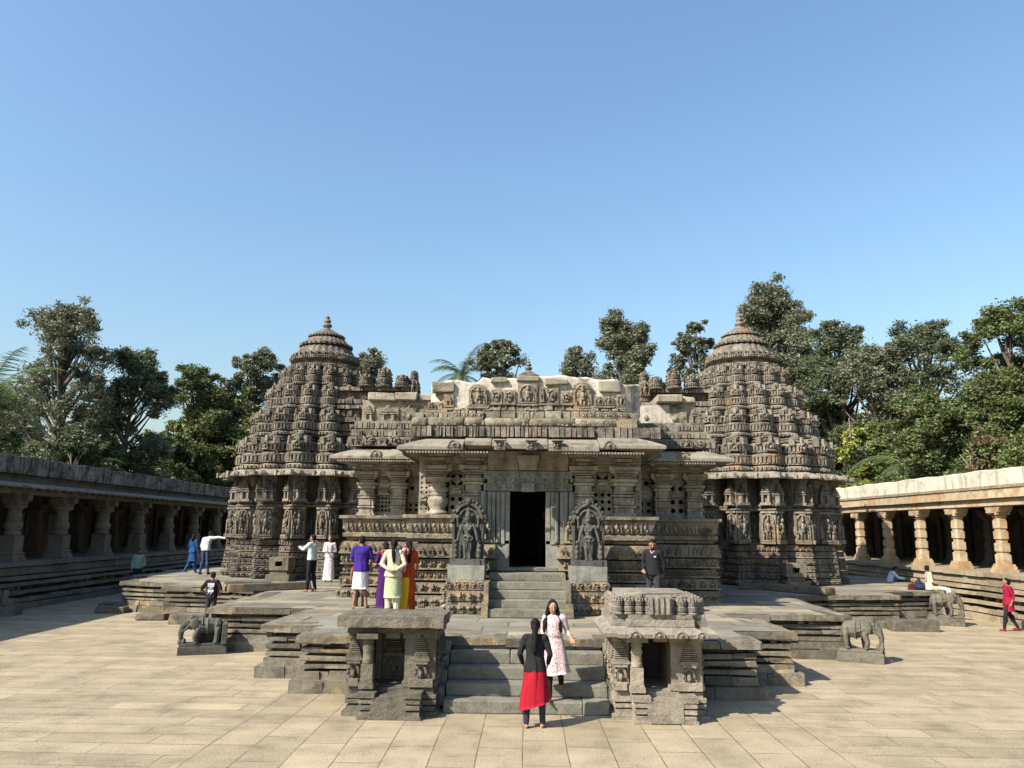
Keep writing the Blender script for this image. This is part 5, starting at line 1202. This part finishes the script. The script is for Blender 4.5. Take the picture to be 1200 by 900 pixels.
person('youth in a mint green sweatshirt standing in the shade of the left gallery', (-16.35, 32.8, .26), radians(215), 1.70, dict(elL=(-.27, -.06, 1.12), wrL=(-.2, .12, .98)), o14, 'short', 'skin_deep', True, .018, None, 'cloth_black', face=True)
def o15(j, r_, top, tr, sk, dr):
    top('jacket', 'cloth_black', .88, 'long', .0, pad=.02); tr('cloth_charcoal'); m_ = MB(); m_.box((-.075, .148, 1.27), (.045, .006, .022)); m_.build('chest_badge', 'cloth_white', r_)
    dr('collar', 'cloth_pink', [(-.05, .06, 1.40), (0, .105, 1.34), (.05, .06, 1.40)], [.014, .016, .014])
person('man in a black zip jacket standing behind the right shrine, looking down', (3.02, 19.0, J), radians(160), 1.74,
       dict(elR=(.235, -.05, 1.12), wrR=(.19, .14, .98), elL=(-.25, -.08, 1.10), wrL=(-.20, -.1, .90), turn=.25, nod=.4), o15, 'short', 'skin_brown', True, .011, face='beard')
def o16(j, r_, top, tr, sk, dr): top('shirt', 'cloth_khaki', .93, 'short', .0, pad=.022); tr('cloth_khaki', 'trousers', .012)
person('man in khaki walking away inside the right gallery', (19.2, 41.8, 1.62), radians(-5), 1.76, dict(anL=(-.1, -.18, .12), knL=(-.1, .02, .5), anR=(.1, .14, .085), knR=(.1, .12, .5)), o16, 'short', 'skin_deep', True, .02, None, 'cloth_black')
def o17(j, r_, top, tr, sk, dr): top('shirt', 'cloth_sky', .90, 'long', .01, pad=.034); tr('cloth_charcoal')
person('man in a light blue shirt leaning forward beyond the right terrace', (15.0, 33.0, .0), radians(-105), 1.66,
       dict(head=(0, .22, 1.46), neck=(0, .14, 1.36), chest=(0, .09, 1.22), shL=(-.165, .12, 1.32), shR=(.165, .12, 1.32), elL=(-.2, .32, 1.14), wrL=(-.15, .56, 1.12), elR=(.2, .30, 1.12), wrR=(.12, .52, 1.10), nod=.5), o17, 'short', 'skin_deep', True, .018)
def o18(j, r_, top, tr, sk, dr):
    top('kurta', 'cloth_cream', .86, 'mid', .03, pad=.03); tr('cloth_ice', 'trousers', .012)
    t = MB(); t.cap((-.09, .0, .90), (-.1, .30, .88), .11, .085); t.cap((.09, 0, .90), (.1, .30, .88), .11, .085); t.cap((-.1, .3, .88), (.1, .3, .88), .08, .08); blob('kurta_lap', t, 'cloth_cream', r_, .016, 2)
    dr('stole', 'cloth_grey', [(.10, .12, 1.0), (.11, .11, 1.2), (.09, .03, 1.42), (.08, -.08, 1.38), (.08, -.12, 1.1)], [.03, .035, .045, .045, .03])
person('woman in a cream kurta sitting on the terrace edge with legs stretched out', (14.05, 27.95, J-.83), radians(-100), 1.68,
       dict(knL=(-.10, .46, .84), anL=(-.11, .86, .54), knR=(.10, .46, .88), anR=(.11, .84, .58), elL=(-.23, .04, 1.12), wrL=(-.1, .26, 1.0), elR=(.23, .02, 1.12), wrR=(.1, .30, 1.0), toeL=(0, .8, -.45), toeR=(0, .8, -.45), turn=.9, head=(0, -.03, 1.53), nod=0.), o18, 'short', 'skin_light', False, .015, face=True)
def o19(j, r_, top, tr, sk, dr): top('kurta', 'cloth_crimson', .84, 'mid', .03, pad=.024); tr('cloth_black', 'leggings'); sk('kurta_skirt', 'cloth_crimson', .95, .62, .17, .20, 6, .04, .8); dr('stole', 'cloth_crimson', [(.0, -.1, 1.38), (0, -.15, 1.2), (0, -.16, 1.0)], [.05, .06, .03])
person('woman in a crimson top and black leggings walking left across the paving', (15.0, 25.1, 0), radians(80), 1.60,
       dict(anL=(-.08, .22, .085), knL=(-.09, .16, .48), anR=(.09, -.24, .12), knR=(.1, -.04, .5), elL=(-.20, -.1, 1.1), wrL=(-.2, -.02, .88)), o19, 'bun', 'skin_brown', False, .014, None, 'cloth_red', face=True)
def o20(j, r_, top, tr, sk, dr): top('shirt', 'cloth_charcoal', .9, 'short', .0, pad=.02); tr('cloth_charcoal')
person('person deep in the dark doorway, only a hand catching the light', (.5, 23.2, 1.9), radians(170), 1.6, dict(elR=(.24, .1, 1.1), wrR=(.25, .34, 1.12)), o20, 'short', 'skin_brown', True, .02)
# bags beside the seated woman
b = MB(); b.box((0, 0, .10), (.24, .16, .20), 0, .75, .8); b.tube([(-.06, 0, .18), (-.04, 0, .27), (.04, 0, .27), (.06, 0, .18)], [.02]*4, 6); tag(blob('handbag', b, 'bag_red', None, .02, 2), 'dark red bag on the terrace behind the seated woman', 'bag'); bpy.data.objects['handbag'].location = (13.5, 28.1, J)
b = MB(); b.ell((0, 0, .10), (.28, .2, .13), 12, 8); b.ell((-.10, 0, .22), (.13, .12, .12), 12, 8); b.ell((.16, 0, .14), (.16, .14, .08), 12, 8); b.ell((-.08, .03, .33), (.07, .07, .08), 12, 8); tag(blob('cloth_bundle', b, 'bag_blue', None, .02, 2), 'navy cloth bundle between the red bag and the seated woman', 'bundle'); bpy.data.objects['cloth_bundle'].location = (13.85, 28.1, J)

# ---------------------------------------------------------------- trees
def leafmat(name, c1, c2, c3, rare=None):
    mt = bpy.data.materials.new(name); mt.use_nodes = True; t = mt.node_tree; b = t.nodes['Principled BSDF']; L = t.links.new
    b.inputs['Roughness'].default_value = .5; b.inputs['Specular IOR Level'].default_value = .35
    g = N(t, 'ShaderNodeNewGeometry'); col = ramp(t, g.outputs['Random Per Island'], [(0, c1), (.6, c2), (1, c3)])
    if rare: col = mix(t, math_(t, 'GREATER_THAN', math_(t, 'FRACT', math_(t, 'MULTIPLY', g.outputs['Random Per Island'], 9.7)), .9), col, rare)
    L(col, b.inputs['Base Color']); tl = N(t, 'ShaderNodeBsdfTranslucent'); L(col, tl.inputs[0]); mx = N(t, 'ShaderNodeMixShader'); mx.inputs[0].default_value = .28
    L(b.outputs[0], mx.inputs[1]); L(tl.outputs[0], mx.inputs[2]); L(mx.outputs[0], t.nodes['Material Output'].inputs[0]); M[name] = mt
leafmat('leaf_grey', (.075, .088, .055), (.14, .155, .095), (.23, .24, .165)); leafmat('leaf_dark', (.05, .068, .036), (.09, .115, .06), (.17, .19, .11))
leafmat('leaf_mid', (.05, .075, .026), (.095, .13, .045), (.17, .20, .08), (.16, .13, .05)); leafmat('leaf_bright', (.065, .10, .028), (.12, .165, .05), (.20, .235, .08), (.2, .17, .06))
leafmat('leaf_yellow', (.10, .13, .03), (.22, .24, .05), (.38, .38, .10)); leafmat('leaf_palm', (.05, .075, .03), (.09, .12, .05), (.15, .17, .08)); leafmat('leaf_dry', (.09, .075, .04), (.14, .11, .06), (.2, .17, .09))
M['bark'] = plain('bark', (.11, .09, .07), .95, .4, 3, .8); M['bark_pale'] = plain('bark_pale', (.24, .21, .17), .9, .2, 3, .4)
def leaves(b, R, cen, rad, n, s, flat=.75):
    for _ in range(n):
        p = tuple(max(-1, min(1, R.gauss(0, .48))) for _k in range(3))
        p = Vector(cen)+Vector((p[0]*rad, p[1]*rad, p[2]*rad*flat))
        a = Vector((R.gauss(0, 1), R.gauss(0, 1), R.gauss(0, .6))).normalized(); c_ = a.cross(Vector((R.gauss(0, 1), R.gauss(0, 1), R.gauss(0, 1)))).normalized(); l = s*R.uniform(.6, 1.3); w_ = l*.42
        b.add([p-a*l, p+c_*w_, p+a*l, p-c_*w_], [(0, 1, 2, 3)])
def tree(label, x, y, top_, rad, mat, seed, base=.35, dens=1., leaf=.115, K=26, name='broadleaf_tree', shape=1., trunk='bark', gap=.0, clr=1., lean=0.):
    R = random.Random(seed); root = empty(name, label, 'tree', (x, y, 0), 0, 'trees beyond the galleries')
    hb = top_*base; cz = (top_+hb)/2; rz_ = (top_-hb)/2
    t = MB(); tr = .022*top_*(.8 if rad < 2.5 else 1); top_p = Vector((lean*.7, 0, top_*.86)); bend = [(R.uniform(-.25, .25), R.uniform(-.25, .25)) for _ in range(6)]
    pts = [Vector((lean*(k/5)**2+bend[k][0]*(k > 0), bend[k][1]*(k > 0), top_*.88*k/5)) for k in range(6)]
    t.tube(pts, [tr*(1-.16*k) for k in range(6)], 7)
    lf = MB()
    for k in range(int(K*1.35)):
        u_ = R.uniform(-.95, .97); ang = R.uniform(0, 2*pi); prof_ = sqrt(max(0, 1-abs(u_)**(2.2*shape)))*(1.-.25*max(0, u_)); q = sqrt(R.uniform(.12, 1))
        c_ = Vector((lean*.8+rad*prof_*q*cos(ang), rad*prof_*q*sin(ang)*.9, cz+rz_*u_*.93))
        h0 = max(.15, min(.95, (c_.z-.25*top_*q)/(top_*.88))); i0 = min(4, int(h0*5)); p0 = pts[i0].lerp(pts[i0+1], h0*5-i0)
        mid = p0.lerp(c_, .5)+Vector((R.uniform(-.2, .2), R.uniform(-.2, .2), -.25)); t.tube([p0, mid, c_], [tr*.38, tr*.22, tr*.06], 5, cap=False)
        cr_ = rad*R.uniform(.19, .33)*clr; leaf = max(leaf, .0021*y)
        leaves(lf, R, c_, cr_, int(dens*620*cr_**1.5), leaf)
        for _ in range(4):
            d_ = Vector((R.gauss(0, 1), R.gauss(0, 1), R.gauss(.3, .8))).normalized(); e_ = c_+d_*cr_*R.uniform(.8, 1.45)
            t.tube([c_, e_], [tr*.06, tr*.02], 4, cap=False); leaves(lf, R, e_, cr_*.45, int(dens*300*cr_), leaf)
    t.build('trunk', trunk, root); lf.build('crown', mat, root); return root
def palm(label, x, y, h, fl, seed, nf=18, name='palm_tree', mat='leaf_palm', tr=.17):
    R = random.Random(seed); root = empty(name, label, 'palm tree', (x, y, 0), 0, 'palm trees beyond the galleries'); t = MB()
    t.tube([(0, 0, 0), (.15, 0, h*.3), (.1, .1, h*.65), (0, 0, h)], [tr*1.2, tr, tr*.9, tr*.8], 8); t.build('trunk', 'bark', root)
    for k in range(nf):
        a = 2*pi*k/nf*1.0+R.uniform(-.25, .25); el = R.uniform(.0, 1.35) if k % 3 else R.uniform(-.4, .3); b = MB(); n_ = 20; p = Vector((0, 0, h)); d = Vector((cos(a)*cos(el), sin(a)*cos(el), sin(el))); L_ = fl*R.uniform(.8, 1.1)
        pts = [p.copy()]
        for i in range(n_): p = p+d*L_/n_; d = (d+Vector((0, 0, -.085))).normalized(); pts.append(p.copy())
        b.tube(pts, [.035*(1-i/(n_+2)) for i in range(n_+1)], 4)
        sd = Vector((-sin(a), cos(a), 0))
        for i in range(2, n_+1):
            q = i/n_; ll = fl*.24*(sin(pi*min(1, q*.85+.12)))**.7; dd = (pts[i]-pts[i-1]).normalized()
            for s_ in (-1, 1):
                for o_ in (0, .5):
                    p0 = pts[i]-dd*(L_/n_)*o_; e_ = p0+(sd*s_*.8+dd*.6+Vector((0, 0, -.45+R.uniform(-.2, .2)))).normalized()*ll; w_ = dd*.035
                    b.add([p0-w_, p0+w_, e_], [(0, 1, 2)])
        b.build('frond', mat, root)
    return root
T3 = [ # label, x, y, top, radius, leaf, base, dens, K, kwargs
 ('tallest airy grey-green tree above the left gallery', -32.8, 52.0, 18.4, 3.2, 'leaf_grey', .35, .45, 44, dict(lean=.6)),
 ('dark dense round tree right of the tallest left tree', -29.8, 56.4, 16.0, 3.2, 'leaf_dark', .2, .8, 42, {}),
 ('medium tree with a rounded top left of the bushy tree', -30.3, 68.9, 17.8, 3.4, 'leaf_mid', .15, .9, 30, {}),
 ('bushy bright-leaved tree just left of the left tower', -27.9, 71.3, 14.8, 5.12, 'leaf_bright', .1, .9, 34, dict(leaf=.2)),
 ('slim sparse tree rising behind the bushy tree beside the left tower', -25.9, 71.4, 19.6, 3.5, 'leaf_grey', .2, .8, 44, {}),
 ('little treetop peeping over the right shoulder of the left tower', -15.0, 71.4, 19.2, 2.6, 'leaf_grey', .6, .7, 24, {}),
 ('small airy tree beside the palm, behind the front hall roof', -2.8, 71.3, 20.6, 2.6, 'leaf_grey', .66, .55, 24, {}),
 ('broad airy tree behind the right end of the plastered roof wall', 8.7, 71.3, 23.1, 4.0, 'leaf_grey', .35, .62, 50, {}),
 ('low rounded tree left of the broad airy tree, behind the roof wall', 4.3, 71.4, 20.1, 2.9, 'leaf_grey', .25, .85, 32, {}),
 ('slender tree just left of the right tower top', 16.2, 71.3, 22.3, 2.3, 'leaf_grey', .6, .55, 24, dict(lean=-.4)),
 ('big wide tree directly behind the dome of the right tower', 22.8, 71.4, 26.3, 4.4, 'leaf_grey', .35, .62, 54, {}),
 ('tall ragged tree right of the right tower', 24.8, 60.5, 19.6, 3.56, 'leaf_dark', .3, .65, 44, {}),
 ('ragged forked tree in the middle of the right tree line', 28.6, 56.0, 18.5, 3.40, 'leaf_dark', .3, .65, 44, dict(lean=.8)),
 ('rounded tree joining the two ragged trees of the right tree line', 25.9, 57.0, 16.6, 3.20, 'leaf_grey', .3, .65, 36, {}),
 ('large leafy green tree at the right edge of the picture', 29.8, 47.0, 17.0, 3.60, 'leaf_mid', .15, 1., 50, {}),
 ('yellow-green tree beside the right tower', 23.2, 55.5, 12.6, 1.9, 'leaf_yellow', .2, .6, 14, dict(leaf=.24)),
 ('low dark tree behind the yellow-green tree', 24.8, 61.0, 13.0, 2.81, 'leaf_dark', .1, 1., 24, {}),
 ('dense green tree above the middle of the right gallery', 25.6, 49.0, 11.8, 3.00, 'leaf_mid', .1, .9, 34, {}),
 ('olive bushy tree behind the far end of the right gallery', 24.8, 56.2, 10.8, 2.81, 'leaf_bright', .1, .8, 26, {}),
 ('sunlit bushy tree low behind the right gallery near the edge', 28.4, 43.0, 9.6, 2.60, 'leaf_bright', .1, .8, 28, {}),
 ('brownish half-dry tree low behind the right gallery', 26.2, 44.0, 8.6, 2.20, 'leaf_dry', .1, .6, 20, dict(trunk='bark_pale')),
 ('dark shrubby tree behind the left end of the right tree line', 21.6, 71.1, 15.0, 3.18, 'leaf_dark', .1, .9, 22, {}),
 ('low leafy tree at the left edge behind the gallery', -31.5, 43.0, 9.4, 2.90, 'leaf_mid', .1, .9, 30, {}),
 ('dense dark tree between the tallest and the dark round tree', -29.4, 48.9, 9.2, 2.4, 'leaf_dark', .1, 1., 28, {}),
 ('yellowish shrubby tree under the dark round tree', -29.8, 53.2, 9.3, 2.54, 'leaf_bright', .1, .8, 22, {}),
 ('low green tree behind the far half of the left gallery', -30.0, 64.8, 11.1, 3.38, 'leaf_mid', .1, .9, 26, {}),
 ('dark green tree filling the gap left of the bushy tree', -28.2, 71.2, 12.1, 3.29, 'leaf_dark', .1, 1., 22, {}),
 ('far left tree showing behind the cut-off palm', -38.5, 54.0, 13.0, 3.60, 'leaf_mid', .1, .8, 34, {}),
 ('far right tree closing the right edge behind the leafy one', 34.5, 52.0, 16.0, 4.20, 'leaf_dark', .1, .8, 40, {}),
]
for i, (lb, x, y, tp_, rd, mt_, bs, dn, K, kw) in enumerate(T3): tree(lb, x, y, tp_, rd, mt_, 100+i, bs, dn, K=K, **kw)
palm('coconut palm rising behind the left end of the plastered roof wall', -6.3, 71.3, 17.2, 3.91, 3)
palm('coconut palm cut off by the left edge of the picture', -29.2, 40.4, 9.7, 4.04, 5)
palm('low coconut palm behind the right gallery', 25.0, 51.5, 7.4, 3.9, 9)
palm('small palm with drooping fronds behind the dark round tree', -29.5, 50.0, 6.3, 3.66, 12)
palm('palm behind the middle of the left gallery', -30.0, 60.7, 6.7, 3.83, 15)
def bare(label, x, y, h, seed):
    R = random.Random(seed); root = empty('bare_tree', label, 'tree', (x, y, 0)); t = MB()
    t.tube([(0, 0, 0), (.2, 0, h*.5), (.1, 0, h*.75)], [.14, .11, .08], 6)
    for k in range(9):
        z = h*R.uniform(.45, .75); a = R.uniform(0, 2*pi); p = Vector((.15, 0, z)); e_ = p+Vector((cos(a)*h*.22, sin(a)*h*.2, h*R.uniform(.1, .3))); m2 = p.lerp(e_, .5)+Vector((0, 0, R.uniform(-.3, .4)))
        t.tube([p, m2, e_], [.06, .045, .02], 5); t.tube([m2, m2+Vector((R.uniform(-1, 1), 0, R.uniform(.3, 1.2)))], [.03, .01], 4)
    t.build('trunk', 'bark_pale', root)
bare('pale leafless tree just behind the right gallery parapet', 25.4, 44.0, 7.3, 4); bare('pale leafless tree nearer the right edge, behind the gallery', 27.2, 43.5, 7.4, 8)
